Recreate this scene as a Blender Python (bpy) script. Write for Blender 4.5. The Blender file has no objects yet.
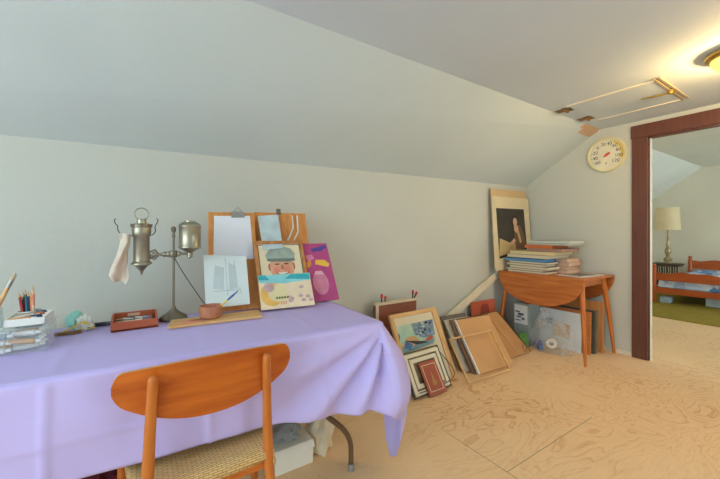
import bpy, math, random
from mathutils import Vector, Matrix, noise
random.seed(7)
PI = math.pi
SC = bpy.context.scene
COL = SC.collection
V = Vector

# ------------------------------------------------------------------ camera model
F_PX, TH, YH, CAMH = 338.03, 0.9939, 231.48, 1.15
CT, ST = math.cos(TH), math.sin(TH)
def ray(x, y):
    a = (x - 360) / F_PX; b = -(y - YH) / F_PX
    return V((CT + ST * a, ST - CT * a, b))
CAM = V((0, 0, CAMH))
def onX(x, y, X): d = ray(x, y); return CAM + d * (X / d.x)
def onY(x, y, Y): d = ray(x, y); return CAM + d * (Y / d.y)
def onZ(x, y, Z): d = ray(x, y); return CAM + d * ((Z - CAMH) / d.z)

# ------------------------------------------------------------------ materials
def lin(c):
    return tuple((v / 255 / 12.92) if v / 255 <= .04045 else ((v / 255 + .055) / 1.055) ** 2.4 for v in c)
MATS = {}
def new_mat(name):
    m = bpy.data.materials.new(name); m.use_nodes = True
    return m, m.node_tree.nodes, m.node_tree.links, m.node_tree.nodes['Principled BSDF']
def mat(name, c, rough=.6, var=.06, scale=9., metal=0., bump=0., bscale=60., stretch=None, c2=None, detail=3., spec=.4):
    if name in MATS: return MATS[name]
    m, N, L, P = new_mat(name)
    P.inputs['Roughness'].default_value = rough
    P.inputs['Metallic'].default_value = metal
    P.inputs['Specular IOR Level'].default_value = spec
    base = lin(c)
    tc = N.new('ShaderNodeTexCoord')
    src = tc.outputs['Object']
    if stretch:
        mp = N.new('ShaderNodeMapping'); mp.inputs['Scale'].default_value = stretch
        L.new(src, mp.inputs['Vector']); src = mp.outputs['Vector']
    nz = N.new('ShaderNodeTexNoise'); nz.inputs['Scale'].default_value = scale; nz.inputs['Detail'].default_value = detail
    L.new(src, nz.inputs['Vector'])
    rp = N.new('ShaderNodeValToRGB')
    rp.color_ramp.elements[0].position = .3; rp.color_ramp.elements[1].position = .7
    lo = tuple(v * (1 - var) for v in base) if c2 is None else lin(c2)
    hi = tuple(min(1, v * (1 + var)) for v in base) if c2 is None else base
    rp.color_ramp.elements[0].color = (*lo, 1); rp.color_ramp.elements[1].color = (*hi, 1)
    L.new(nz.outputs['Fac'], rp.inputs['Fac']); L.new(rp.outputs['Color'], P.inputs['Base Color'])
    if bump:
        b = N.new('ShaderNodeTexNoise'); b.inputs['Scale'].default_value = bscale; b.inputs['Detail'].default_value = 4
        L.new(tc.outputs['Object'], b.inputs['Vector'])
        bp = N.new('ShaderNodeBump'); bp.inputs['Strength'].default_value = bump; bp.inputs['Distance'].default_value = .01
        L.new(b.outputs['Fac'], bp.inputs['Height']); L.new(bp.outputs['Normal'], P.inputs['Normal'])
    MATS[name] = m
    return m
def wood(name, c, c2, axis='X', rough=.45, k=1.0):
    st = {'X': (2, 26, 26), 'Y': (26, 2, 26), 'Z': (26, 26, 2)}[axis]
    return mat(name, c, rough, 0, 1.6 * k, stretch=st, c2=c2, detail=5.)
def glassy(name, c, alpha, rough=.15):
    if name in MATS: return MATS[name]
    m, N, L, P = new_mat(name)
    P.inputs['Base Color'].default_value = (*lin(c), 1); P.inputs['Roughness'].default_value = rough
    nz = N.new('ShaderNodeTexNoise'); nz.inputs['Scale'].default_value = 18
    tc = N.new('ShaderNodeTexCoord'); L.new(tc.outputs['Object'], nz.inputs['Vector'])
    mr = N.new('ShaderNodeMapRange'); mr.inputs['To Min'].default_value = alpha * .6; mr.inputs['To Max'].default_value = alpha * 1.4
    L.new(nz.outputs['Fac'], mr.inputs['Value']); L.new(mr.outputs['Result'], P.inputs['Alpha'])
    MATS[name] = m
    return m
def emit(name, c, s):
    m, N, L, P = new_mat(name)
    P.inputs['Base Color'].default_value = (*lin(c), 1)
    P.inputs['Emission Color'].default_value = (*lin(c), 1); P.inputs['Emission Strength'].default_value = s
    return m

def paint_wall(name, c):
    return mat(name, c, .75, .035, 1.3, bump=.12, bscale=35., detail=2.)

def floor_mat():
    m, N, L, P = new_mat('plywood_floor')
    tc = N.new('ShaderNodeTexCoord')
    mp = N.new('ShaderNodeMapping'); mp.inputs['Scale'].default_value = (1.0, 1.9, 1)
    L.new(tc.outputs['Object'], mp.inputs['Vector'])
    n1 = N.new('ShaderNodeTexNoise'); n1.inputs['Scale'].default_value = 1.7; n1.inputs['Detail'].default_value = 3.5; n1.inputs['Roughness'].default_value = .5
    n1.inputs['Distortion'].default_value = 1.1
    L.new(mp.outputs['Vector'], n1.inputs['Vector'])
    mu = N.new('ShaderNodeMath'); mu.operation = 'MULTIPLY'; mu.inputs[1].default_value = 13
    L.new(n1.outputs['Fac'], mu.inputs[0])
    fr = N.new('ShaderNodeMath'); fr.operation = 'FRACT'; L.new(mu.outputs[0], fr.inputs[0])
    rp = N.new('ShaderNodeValToRGB'); E = rp.color_ramp.elements
    E[0].position = 0; E[0].color = (1, 1, 1, 1); E[1].position = .22; E[1].color = (.25, .25, .25, 1)
    e = E.new(.9); e.color = (.1, .1, .1, 1); e = E.new(1.0); e.color = (1, 1, 1, 1)
    L.new(fr.outputs[0], rp.inputs['Fac'])
    n2 = N.new('ShaderNodeTexNoise'); n2.inputs['Scale'].default_value = 1.1; n2.inputs['Detail'].default_value = 2
    L.new(tc.outputs['Object'], n2.inputs['Vector'])
    r2 = N.new('ShaderNodeValToRGB'); r2.color_ramp.elements[0].position = .38; r2.color_ramp.elements[1].position = .66
    r2.color_ramp.elements[0].color = (.12, .12, .12, 1)
    L.new(n2.outputs['Fac'], r2.inputs['Fac'])
    m1 = N.new('ShaderNodeMath'); m1.operation = 'MULTIPLY'; L.new(rp.outputs['Color'], m1.inputs[0]); L.new(r2.outputs['Color'], m1.inputs[1])
    m1b = N.new('ShaderNodeMath'); m1b.operation = 'MULTIPLY'; m1b.inputs[1].default_value = .85; L.new(m1.outputs[0], m1b.inputs[0])
    mixa = N.new('ShaderNodeMix'); mixa.data_type = 'RGBA'
    mixa.inputs['A'].default_value = (*lin(FLOOR_A), 1); mixa.inputs['B'].default_value = (*lin(FLOOR_B), 1)
    L.new(m1b.outputs[0], mixa.inputs['Factor'])
    # fine fibre
    mp3 = N.new('ShaderNodeMapping'); mp3.inputs['Scale'].default_value = (4, 60, 1); L.new(tc.outputs['Object'], mp3.inputs['Vector'])
    n3 = N.new('ShaderNodeTexNoise'); n3.inputs['Scale'].default_value = 2.5; n3.inputs['Detail'].default_value = 3; L.new(mp3.outputs['Vector'], n3.inputs['Vector'])
    mixb = N.new('ShaderNodeMix'); mixb.data_type = 'RGBA'; mixb.blend_type = 'MULTIPLY'; mixb.inputs['Factor'].default_value = .22
    L.new(mixa.outputs['Result'], mixb.inputs['A']); L.new(n3.outputs['Color'], mixb.inputs['B'])
    L.new(n3.outputs['Fac'], mixb.inputs['B'])
    # seams between sheets
    sp = N.new('ShaderNodeSeparateXYZ'); L.new(tc.outputs['Object'], sp.inputs[0])
    def M(op, a, b=None):
        n = N.new('ShaderNodeMath'); n.operation = op
        for i, v in enumerate((a, b)):
            if v is None: continue
            if isinstance(v, (int, float)): n.inputs[i].default_value = v
            else: L.new(v, n.inputs[i])
        return n.outputs[0]
    def band(o, c, w): return M('LESS_THAN', M('ABSOLUTE', M('SUBTRACT', o, c)), w)
    s1 = M('MULTIPLY', band(sp.outputs['X'], 1.4706, .0022), M('LESS_THAN', sp.outputs['Y'], 1.35))
    s2 = M('MULTIPLY', M('MULTIPLY', band(sp.outputs['Y'], .9714, .0022), M('GREATER_THAN', sp.outputs['X'], 1.47)), M('LESS_THAN', sp.outputs['X'], 2.35))
    s3 = M('MULTIPLY', band(sp.outputs['X'], 3.9, .0022), M('LESS_THAN', sp.outputs['Y'], 5))
    vo = N.new('ShaderNodeTexVoronoi'); vo.inputs['Scale'].default_value = 4.6; L.new(tc.outputs['Object'], vo.inputs['Vector'])
    dots = M('LESS_THAN', vo.outputs['Distance'], .022)
    sm = M('MINIMUM', M('ADD', M('ADD', s1, s2), M('ADD', s3, dots)), 1.0)
    sm = M('MULTIPLY', sm, .7)
    mixc = N.new('ShaderNodeMix'); mixc.data_type = 'RGBA'; mixc.inputs['B'].default_value = (*lin((112, 88, 66)), 1)
    L.new(sm, mixc.inputs['Factor']); L.new(mixb.outputs['Result'], mixc.inputs['A'])
    L.new(mixc.outputs['Result'], P.inputs['Base Color'])
    P.inputs['Roughness'].default_value = .5
    return m
FLOOR_A, FLOOR_B = (248, 210, 162), (210, 142, 82)

# ------------------------------------------------------------------ mesh builder
class MB:
    def __init__(s): s.v = []; s.f = []; s.m = []; s.mats = []; s.sm = []
    def mi(s, m):
        if m not in s.mats: s.mats.append(m)
        return s.mats.index(m)
    def add(s, vs, fs, m, M=None, smooth=False):
        o = len(s.v); k = s.mi(m)
        s.v += [(M @ V(p)) if M is not None else V(p) for p in vs]
        for f in fs: s.f.append([i + o for i in f]); s.m.append(k); s.sm.append(smooth)
        return s
    def box(s, lo, hi, m, M=None):
        x0, y0, z0 = lo; x1, y1, z1 = hi
        return s.add([(x0,y0,z0),(x1,y0,z0),(x1,y1,z0),(x0,y1,z0),(x0,y0,z1),(x1,y0,z1),(x1,y1,z1),(x0,y1,z1)],
                     [(0,3,2,1),(4,5,6,7),(0,1,5,4),(1,2,6,5),(2,3,7,6),(3,0,4,7)], m, M)
    def prism(s, pts, d, m, M=None):      # pts 3D polygon (ccw seen from outside), extruded by vector d
        n = len(pts); d = V(d); P = [V(p) for p in pts] + [V(p) + d for p in pts]
        return s.add(P, [tuple(range(n)), tuple(range(2*n-1, n-1, -1))] + [(i, i+n, (i+1) % n + n, (i+1) % n) for i in range(n)], m, M)
    def tube(s, path, r, m, seg=10, M=None, caps=True, flat=1.0, up=None):
        path = [V(p) for p in path]; n = len(path)
        rs = r if isinstance(r, (list, tuple)) else [r] * n
        vs = []; fs = []; pu = None
        for i, p in enumerate(path):
            t = (path[min(i+1, n-1)] - path[max(i-1, 0)]).normalized()
            if pu is None:
                u = V(up) if up else (V((0, 0, 1)) if abs(t.z) < .9 else V((1, 0, 0)))
            else: u = pu
            u = (u - t * u.dot(t)).normalized(); w = t.cross(u); pu = u
            for k in range(seg):
                a = 2 * PI * k / seg
                vs.append(p + (u * math.cos(a) * flat + w * math.sin(a)) * rs[i])
        for i in range(n - 1):
            for k in range(seg):
                fs.append((i*seg+k, i*seg+(k+1) % seg, (i+1)*seg+(k+1) % seg, (i+1)*seg+k))
        if caps: fs += [tuple(range(seg-1, -1, -1)), tuple(range((n-1)*seg, n*seg))]
        return s.add(vs, fs, m, M, True)
    def lathe(s, prof, c, m, seg=28, M=None, axis=None):   # prof (r,z) list around a vertical through c
        vs = []; fs = []; c = V(c)
        for r, z in prof:
            for k in range(seg):
                a = 2 * PI * k / seg; vs.append((r * math.cos(a), r * math.sin(a), z))
        if axis is not None:
            q = V((0, 0, 1)).rotation_difference(V(axis)); vs = [q @ V(p) for p in vs]
        vs = [V(p) + c for p in vs]
        n = len(prof)
        for i in range(n - 1):
            for k in range(seg):
                fs.append((i*seg+k, i*seg+(k+1) % seg, (i+1)*seg+(k+1) % seg, (i+1)*seg+k))
        if prof[0][0] > 1e-5: fs.append(tuple(range(seg-1, -1, -1)))
        if prof[-1][0] > 1e-5: fs.append(tuple(range((n-1)*seg, n*seg)))
        return s.add(vs, fs, m, M, True)
    def grid(s, rows, m, M=None, smooth=True, closed=False):
        h = len(rows); w = len(rows[0]); vs = [p for r in rows for p in r]; fs = []
        for i in range(h - 1):
            for j in range(w if closed else w - 1):
                j2 = (j + 1) % w
                fs.append((i*w+j, i*w+j2, (i+1)*w+j2, (i+1)*w+j))
        return s.add(vs, fs, m, M, smooth)
    def blob(s, c, rad, m, amp=.25, fr=6., seg=22, M=None, floor=None, seed=0, power=1.0):
        rows = []; c = V(c)
        for i in range(seg + 1):
            th = PI * i / seg; r = []
            for k in range(seg * 2):
                a = PI * k / seg
                d = V((math.sin(th) * math.cos(a), math.sin(th) * math.sin(a), math.cos(th)))
                q = V([math.copysign(abs(t) ** power, t) for t in d])
                k2 = 1 + amp * noise.noise(d * fr * .35 + V((seed * 7.1, seed, 3))) + amp * .5 * abs(noise.noise(d * fr + V((seed, 5, seed * 3))))
                p = c + V((q.x * rad[0], q.y * rad[1], q.z * rad[2])) * k2
                if floor is not None and p.z < floor: p.z = floor
                r.append(p)
            rows.append(r)
        return s.grid(rows, m, M, True, True)

def obj(name, mb, parent=None, bevel=0., origin=None, sharp=40, seg=2):
    """link one mesh object; vertices are world coordinates"""
    if parent is not None:
        org = V(parent['_o'])
    else:
        if origin is None:
            xs = [p.x for p in mb.v]; ys = [p.y for p in mb.v]
            origin = ((min(xs)+max(xs))/2, (min(ys)+max(ys))/2, min(p.z for p in mb.v))
        org = V(origin)
    me = bpy.data.meshes.new(name)
    me.from_pydata([tuple(p - org) for p in mb.v], [], mb.f)
    for m in mb.mats: me.materials.append(m)
    me.polygons.foreach_set('material_index', mb.m)
    me.polygons.foreach_set('use_smooth', [True] * len(mb.f))
    me.update()
    import bmesh
    bm = bmesh.new(); bm.from_mesh(me)
    bmesh.ops.recalc_face_normals(bm, faces=bm.faces[:])
    bm.to_mesh(me); bm.free()
    me.set_sharp_from_angle(angle=math.radians(sharp))
    o = bpy.data.objects.new(name, me); COL.objects.link(o)
    if parent is not None:
        o.parent = parent
    else:
        o.location = org
    o['_o'] = tuple(org)
    if bevel:
        b = o.modifiers.new('bevel', 'BEVEL'); b.width = bevel; b.segments = seg; b.limit_method = 'ANGLE'; b.angle_limit = math.radians(50)
    return o
def tag(o, label, cat, group=None):
    o['label'] = label; o['category'] = cat
    if group: o['group'] = group
    return o
def thing(name, loc, label, cat, group=None):
    o = bpy.data.objects.new(name, None); COL.objects.link(o)
    o.location = V(loc); o['_o'] = tuple(loc); o.empty_display_size = .05
    return tag(o, label, cat, group)
def struct(name, mb, bevel=0.):
    o = obj(name, mb, origin=(0, 0, 0), bevel=bevel); o['kind'] = 'structure'
    return o
def text_geo(s, size):
    cu = bpy.data.curves.new('lettering', 'FONT'); cu.body = s; cu.size = size
    cu.align_x = 'CENTER'; cu.align_y = 'CENTER'; cu.extrude = .0004
    t = bpy.data.objects.new('lettering', cu); COL.objects.link(t)
    bpy.context.view_layer.update()
    me = bpy.data.meshes.new_from_object(t.evaluated_get(bpy.context.evaluated_depsgraph_get()))
    vs = [v.co.copy() for v in me.vertices]; fs = [tuple(p.vertices) for p in me.polygons]
    bpy.data.objects.remove(t); bpy.data.curves.remove(cu); bpy.data.meshes.remove(me)
    return vs, fs

class Panel:
    """a flat rectangle leaning back: u right, v up, n away from the viewer; local metres"""
    def __init__(s, x, y, w, h, yaw, lean, z0, th=.02):
        yaw = math.radians(yaw); lean = math.radians(lean); z0 += th * math.sin(lean)
        u = V((math.cos(yaw), math.sin(yaw), 0)); n0 = V((-math.sin(yaw), math.cos(yaw), 0))
        v = V((0, 0, 1)) * math.cos(lean) + n0 * math.sin(lean); n = u.cross(v) * -1
        s.u, s.v, s.n, s.w, s.h = u, v, n, w, h
        s.o = V((x, y, z0)) - u * w / 2
        s.base = (x, y, z0)
        s.M = Matrix(((u.x, v.x, n.x, s.o.x), (u.y, v.y, n.y, s.o.y), (u.z, v.z, n.z, s.o.z), (0, 0, 0, 1)))
    def box(s, mb, u0, v0, u1, v1, n0, n1, m): return mb.box((u0, v0, n0), (u1, v1, n1), m, s.M)
    def poly(s, mb, pts, n, m, t=.0006):     # pts in fractions of w,h
        return mb.prism([(a * s.w, b * s.h, n) for a, b in pts], (0, 0, -t), m, s.M)
    def frame(s, mb, b, n0, n1, m):
        w, h = s.w, s.h
        for q in ((0,0,w,b),(0,h-b,w,h),(0,b,b,h-b),(w-b,b,w,h-b)): s.box(mb, q[0], q[1], q[2], q[3], n0, n1, m)
    def P(s, a, b, n): return s.M @ V((a * s.w, b * s.h, n))
def ell(cx, cy, rx, ry, n=20, a0=0, a1=360):
    full = abs(a1 - a0) >= 360
    k = n if full else n + 1
    return [(cx + rx * math.cos(math.radians(a0 + (a1 - a0) * i / n)), cy + ry * math.sin(math.radians(a0 + (a1 - a0) * i / n))) for i in range(k)]

# ------------------------------------------------------------------ palette
WALL = paint_wall('wall_paint', (194, 196, 186))
CEIL = paint_wall('ceiling_paint', (210, 223, 236))
SLOPE = paint_wall('slope_shade_tone', (199, 211, 212))  # ceiling paint, darkened so the slope's shade sits in its colour
BEDP = paint_wall('bedroom_paint', (226, 219, 200))
BEDC = paint_wall('bedroom_ceiling_paint', (226, 228, 222))
TRIMRED = wood('door_trim_paint', (106, 66, 52), (92, 54, 44), 'Z', .35)
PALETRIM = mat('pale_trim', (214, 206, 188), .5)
TEAKX = wood('teak_across', (206, 118, 44), (176, 88, 28), 'X', .35)
TEAKZ = wood('teak_upright', (204, 122, 52), (180, 94, 34), 'Z', .35)
TEAKY = wood('teak_along', (196, 118, 56), (164, 86, 34), 'Y', .35)
TANX = wood('tan_wood_across', (222, 178, 120), (202, 152, 94), 'X', .5)
TANZ = wood('tan_wood_upright', (222, 178, 120), (202, 152, 94), 'Z', .5)
PINE = wood('orange_pine', (212, 146, 80), (190, 122, 58), 'Z', .5)
BROWNB = mat('brown_board', (206, 156, 104), .7, .08, 4)
BROWND = mat('brown_board_dark', (190, 138, 88), .7, .08, 4)
WHITE = mat('white_paint', (226, 226, 220), .5, .02)
CREAM = mat('cream_paper', (226, 214, 186), .8, .04)
DARK = mat('dark_grey', (52, 52, 54), .5)
STEEL = mat('brushed_steel', (190, 190, 184), .3, .04, 20, metal=1.)
PEWTER = mat('pewter', (160, 154, 134), .36, .16, 14, metal=.8)
PEWTERD = mat('pewter_dark', (128, 120, 104), .42, .15, 14, metal=.8)
BLACKM = mat('black_metal', (40, 38, 36), .45)
PAPER = mat('white_paper', (222, 224, 232), .85, .02)

# ================================================================== SETTING
XE, YK, YS, ZC, KS, ZK = 3.80, 2.266, 1.4975, 2.154, .0149, 1.672
XW, YSO = -2.4, -2.4
zk = lambda X: ZK - KS * (XE - X)
BX, BYS, BYK, BZC, BZK = 9.2, 1.89, 2.75, 2.41, 1.76
FLOORM = floor_mat()
mb = MB(); mb.box((XW - .1, YSO - .1, -.1), (BX + .1, BYK + .1, 0), FLOORM); struct('floor', mb)
mb = MB()      # knee wall
mb.add([(XW,YK,0),(XE,YK,0),(XE,YK,zk(XE)),(XW,YK,zk(XW)),(XW,YK+.1,0),(XE,YK+.1,0),(XE,YK+.1,zk(XE)+.06),(XW,YK+.1,zk(XW)+.06)],
       [(0,1,2,3),(4,7,6,5),(3,2,6,7),(0,3,7,4),(1,5,6,2),(0,4,5,1)], WALL); struct('wall_north', mb)
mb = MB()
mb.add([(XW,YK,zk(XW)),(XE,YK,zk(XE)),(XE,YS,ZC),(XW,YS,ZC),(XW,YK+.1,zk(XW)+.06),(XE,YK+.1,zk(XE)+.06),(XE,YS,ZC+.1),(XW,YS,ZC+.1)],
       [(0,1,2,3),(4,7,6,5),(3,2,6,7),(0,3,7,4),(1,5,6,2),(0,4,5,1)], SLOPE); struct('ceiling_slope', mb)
mb = MB(); mb.box((XW, YSO, ZC), (XE, YS, ZC + .1), CEIL); struct('ceiling', mb)
DY0, DY1, DZ = .33, 1.127, 1.995
mb = MB()
mb.box((XE, DY1, 0), (XE + .06, BYK + .1, 2.6), WALL); mb.box((XE, YSO, 0), (XE + .06, DY0, 2.6), WALL)
mb.box((XE, DY0, DZ), (XE + .06, DY1, 2.6), WALL); struct('wall_east', mb)
def wall_with_holes(name, axis, c0, c1, a0, a1, z1, holes):
    WALL_ = BEDP if 'bedroom' in name else WALL
    mb = MB(); cuts = sorted(holes)
    def B(p, q, za, zb):
        if q - p < 1e-4 or zb - za < 1e-4: return
        if axis == 'x': mb.box((c0, p, za), (c1, q, zb), WALL_)
        else: mb.box((p, c0, za), (q, c1, zb), WALL_)
    x = a0
    for h0, h1, za, zb in cuts:
        B(x, h0, 0, z1); B(h0, h1, 0, za); B(h0, h1, zb, z1); x = h1
    B(x, a1, 0, z1)
    return struct(name, mb)
wall_with_holes('wall_west', 'x', XW - .1, XW, YSO - .1, YK + .1, 2.3, [(-1.9, 1.4, .7, 2.1)])
wall_with_holes('wall_south', 'y', YSO - .1, YSO, XW - .1, XE, 2.3, [(1.7, 3.1, 1.0, 2.1)])
wall_with_holes('wall_bedroom_south', 'y', YSO - .1, YSO, XE + .06, BX, 2.6, [(4.6, 6.4, .8, 2.3), (6.9, 8.9, .6, 2.3)])
wall_with_holes('wall_bedroom_north', 'y', BYK, BYK + .1, XE + .06, BX, BZK + .03, [])
wall_with_holes('wall_bedroom_east', 'x', BX, BX + .1, YSO - .1, BYK + .1, 2.6, [])
mb = MB()
mb.prism([(XE+.06,BYK,BZK),(BX,BYK,BZK),(BX,BYS,BZC),(XE+.06,BYS,BZC)], (0, .05, .08), BEDC); struct('ceiling_bedroom_slope', mb)
mb = MB(); mb.box((XE + .06, YSO, BZC), (BX, BYS, BZC + .1), BEDC); struct('ceiling_bedroom', mb)
n = 0  # windows out of view, added and sized to balance the daylight indoors
for ax, c, a0, a1, z0, z1 in (('x', XW - .05, -1.9, 1.4, .7, 2.1), ('y', YSO - .05, 1.7, 3.1, 1.0, 2.1), ('y', YSO - .05, 4.6, 6.4, .8, 2.3), ('y', YSO - .05, 6.9, 8.9, .6, 2.3)):
    n += 1; mb = MB(); b = .05
    mid = (a0 + a1) / 2
    for p, q, za, zb in ((a0, a1, z0, z0 + b), (a0, a1, z1 - b, z1), (a0, a0 + b, z0, z1), (a1 - b, a1, z0, z1), (mid - b/2, mid + b/2, z0, z1)):
        if ax == 'x': mb.box((c - .03, p, za), (c + .03, q, zb), WHITE)
        else: mb.box((p, c - .03, za), (q, c + .03, zb), WHITE)
    struct('window_%d' % n, mb)
    la = bpy.data.lights.new('window_portal', 'AREA'); la.shape = 'RECTANGLE'; la.size = a1 - a0; la.size_y = z1 - z0; la.cycles.is_portal = True
    lo = bpy.data.objects.new('window_portal', la); COL.objects.link(lo)
    if ax == 'x': lo.location = (c - .05, mid, (z0 + z1) / 2); lo.rotation_euler = (PI / 2, 0, -PI / 2)
    else: lo.location = (mid, c - .05, (z0 + z1) / 2); lo.rotation_euler = (PI / 2, 0, 0)
# portals emit along -Z: rotate so that they look into the room
for o in COL.objects:
    if o.type == 'LIGHT' and o.name.startswith('window'):
        inward = V((1, 0, 0)) if o.location.x < -2.3 else V((0, 1, 0))
        o.rotation_euler = inward.to_track_quat('-Z', 'Z').to_euler()

# door trim
mb = MB(); mb.box((XE - .02, DY1, 0), (XE, 1.24, 2.0), TRIMRED); struct('trim_1', mb, .003)
mb = MB(); mb.box((XE - .024, DY0 - .12, 1.995), (XE, 1.246, 2.112), TRIMRED); struct('trim_2', mb, .003)
mb = MB(); mb.box((XE - .02, DY0 - .113, 0), (XE, DY0, 1.995), TRIMRED); struct('trim_3', mb, .003)
mb = MB(); mb.box((XE + .012, DY1 - .012, 0), (XE + .062, DY1, DZ), PALETRIM); mb.box((XE, DY1 - .012, 0), (XE + .012, DY1, DZ), TRIMRED); mb.box((XE, DY0, 0), (XE + .062, DY0 + .012, DZ), PALETRIM)  # pale jamb and strip behind it carry the jamb's light in their colour
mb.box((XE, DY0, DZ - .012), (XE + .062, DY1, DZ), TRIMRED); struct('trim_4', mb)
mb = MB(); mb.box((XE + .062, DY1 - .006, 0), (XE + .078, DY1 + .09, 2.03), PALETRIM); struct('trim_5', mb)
mb = MB(); mb.box((XE - .012, 1.24, 0), (XE, YK, .035), PALETRIM); struct('baseboard_east', mb)

# bare plaster patch on the slope beside the hatch
mb = MB()
def on_slope(x, y):
    a, b = V((0, YK, ZK)), V((0, YS, ZC)); d = b - a; nrm = V((1, 0, 0)).cross(d).normalized()
    r = ray(x, y); t = (a - CAM).dot(nrm) / r.dot(nrm); return CAM + r * t
pp = [on_slope(*q) for q in ((574, 131), (584, 124), (597, 122.5), (600, 127), (597, 132), (589, 137))]
mb.prism(pp, (0, -.002, -.003), mat('bare_plaster', (196, 164, 136), .85, .08, 12))
tag(obj('ceiling_patch', mb), 'bare pinkish plaster patch on the slope below the hatch hinges', 'patch')

# ================================================================== CEILING HATCH
HX0, HX1, HY0, HY1 = 2.856, 3.43, .80, 1.37
t = thing('ceiling_hatch', ((HX0+HX1)/2, (HY0+HY1)/2, ZC), 'painted ceiling hatch with two rusty hinges and a wooden batten', 'hatch')
mb = MB(); mb.box((HX0+.006, HY0+.02, ZC-.006), (HX1-.006, HY1, ZC-.0005), CEIL); obj('hatch_panel', mb, t)
PALEB = wood('pale_batten', (206, 186, 150), (178, 152, 116), 'X')
ES = mat('hatch_edge', (236, 224, 196), .6)
for X in (HX0, HX1):
    mb = MB(); mb.box((X-.006, HY0, ZC-.010), (X+.006, HY1, ZC-.0005), ES); obj('edge_strip', mb, t)
RUST = mat('rusty_brass', (140, 104, 62), .5, .3, 30, metal=.4)
for X in (2.94, 3.315):
    mb = MB(); mb.box((X-.05, HY1-.01, ZC-.006), (X+.05, HY1+.045, ZC-.0005), RUST); mb.box((X-.035, HY1+.05, ZC-.006), (X+.035, HY1+.11, ZC-.0005), RUST)
    mb.tube([(X-.05, HY1+.045, ZC-.01), (X+.05, HY1+.045, ZC-.01)], .008, RUST); obj('hinge', mb, t)
mb = MB(); mb.box((2.82, .80, ZC-.010), (3.43, .813, ZC-.001), PALEB); mb.box((2.82, .774, ZC-.009), (3.43, .785, ZC-.001), PALEB); obj('batten', mb, t)
mb = MB(); BR = mat('aged_brass', (150, 128, 60), .4, .2, 30, metal=.5)
mb.tube([(3.13, .97, ZC-.02), (3.126, .88, ZC-.025), (3.126, .77, ZC-.028)], [.005, .008, .006], BR); mb.lathe([(.016, -.036), (.018, -.02), (.012, -.001)], (3.126, .80, ZC), BR, 12); obj('latch', mb, t)

# ceiling light
LC = (2.785, .419, ZC)
t = thing('ceiling_light', LC, 'lit flush ceiling light with brass rim and yellow glass dome', 'ceiling light')
mb = MB(); mb.lathe([(.10, -.040), (.125, -.034), (.14, -.024), (.143, -.010), (.13, -.001)], LC, mat('brass', (190, 158, 84), .3, .15, 20, metal=.8), 36); obj('rim', mb, t)
m, N, L, P = new_mat('lit_glass')
N.remove(P); out = N['Material Output']; tb = N.new('ShaderNodeBsdfTransparent'); tb.inputs['Color'].default_value = (1, .86, .5, 1)
em = N.new('ShaderNodeEmission'); em.inputs['Color'].default_value = (*lin((255, 228, 140)), 1); em.inputs['Strength'].default_value = 1.7
mx = N.new('ShaderNodeMixShader'); mx.inputs[0].default_value = .5; L.new(tb.outputs[0], mx.inputs[1]); L.new(em.outputs[0], mx.inputs[2]); L.new(mx.outputs[0], out.inputs['Surface'])
mb = MB(); mb.lathe([(0, -.115), (.05, -.108), (.09, -.088), (.115, -.06), (.12, -.038)], LC, m, 36); obj('glass_dome', mb, t)
la = bpy.data.lights.new('ceiling_bulb', 'POINT'); la.energy = 60; la.color = (1, .76, .52); la.shadow_soft_size = .03
lo = bpy.data.objects.new('ceiling_bulb', la); COL.objects.link(lo); lo.location = V(LC) + V((0, 0, -.078))

# ================================================================== WALL THERMOMETER
cc = V((XE, 1.443, 1.895)); t = thing('dial_thermometer', cc, 'round cream dial thermometer hung on the wall beside the doorway', 'thermometer')
RD = .168
ax = V((-1, 0, 0))
mb = MB(); mb.lathe([(RD, 0), (RD, .018), (RD-.006, .026), (RD-.018, .026), (RD-.022, .014), (0, .014)], cc, mat('bezel_cream', (216, 206, 160), .4), 48, axis=ax); obj('case', mb, t)
mb = MB(); mb.lathe([(RD-.021, .015), (RD-.021, .016), (0, .016)], cc, mat('dial_face', (222, 216, 190), .6), 48, axis=ax); obj('dial', mb, t)
MD = Matrix(((0, 0, -1, cc.x), (-1, 0, 0, cc.y), (0, 1, 0, cc.z), (0, 0, 0, 1)))   # local x -> -Y (right in view), y -> Z, z -> -X
mb = MB()
YEL = mat('dial_yellow', (222, 190, 92), .6)
ring = []
for k in range(15):
    a = math.radians(62 - k * 6); ring.append((math.cos(a), math.sin(a)))
mb.prism([(c*.142, s*.142, .0165) for c, s in ring] + [(c*.118, s*.118, .0165) for c, s in ring[::-1]], (0, 0, .0006), YEL, MD); obj('coloured_band', mb, t)
NUM = mat('dial_ink', (70, 66, 58), .6)
mb = MB()
nums = ['-60', '-40', '-20', '0', '20', '40', '60', '80', '100', '120']
for i, sx in enumerate(nums):
    a = math.radians(222 - i * 264 / 9)
    vs, fs = text_geo(sx, .044)
    mb.add(vs, fs, NUM, MD @ Matrix.Translation((math.cos(a)*.104, math.sin(a)*.104, .0168)))
vs, fs = text_geo('F', .034); mb.add(vs, fs, NUM, MD @ Matrix.Translation((0, -.088, .0168)))
for i in range(55):
    a = math.radians(222 - i * 264 / 54); c, s = math.cos(a), math.sin(a); l = .012 if i % 3 == 0 else .007
    q = V((-s, c, 0)) * .0009
    mb.prism([V((c*(.138-l), s*(.138-l), .0168))-q, V((c*.138, s*.138, .0168))-q, V((c*.138, s*.138, .0168))+q, V((c*(.138-l), s*(.138-l), .0168))+q], (0, 0, .0006), NUM, MD)
obj('lettering', mb, t)
mb = MB(); RED = mat('needle_red', (206, 70, 58), .5)
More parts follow.
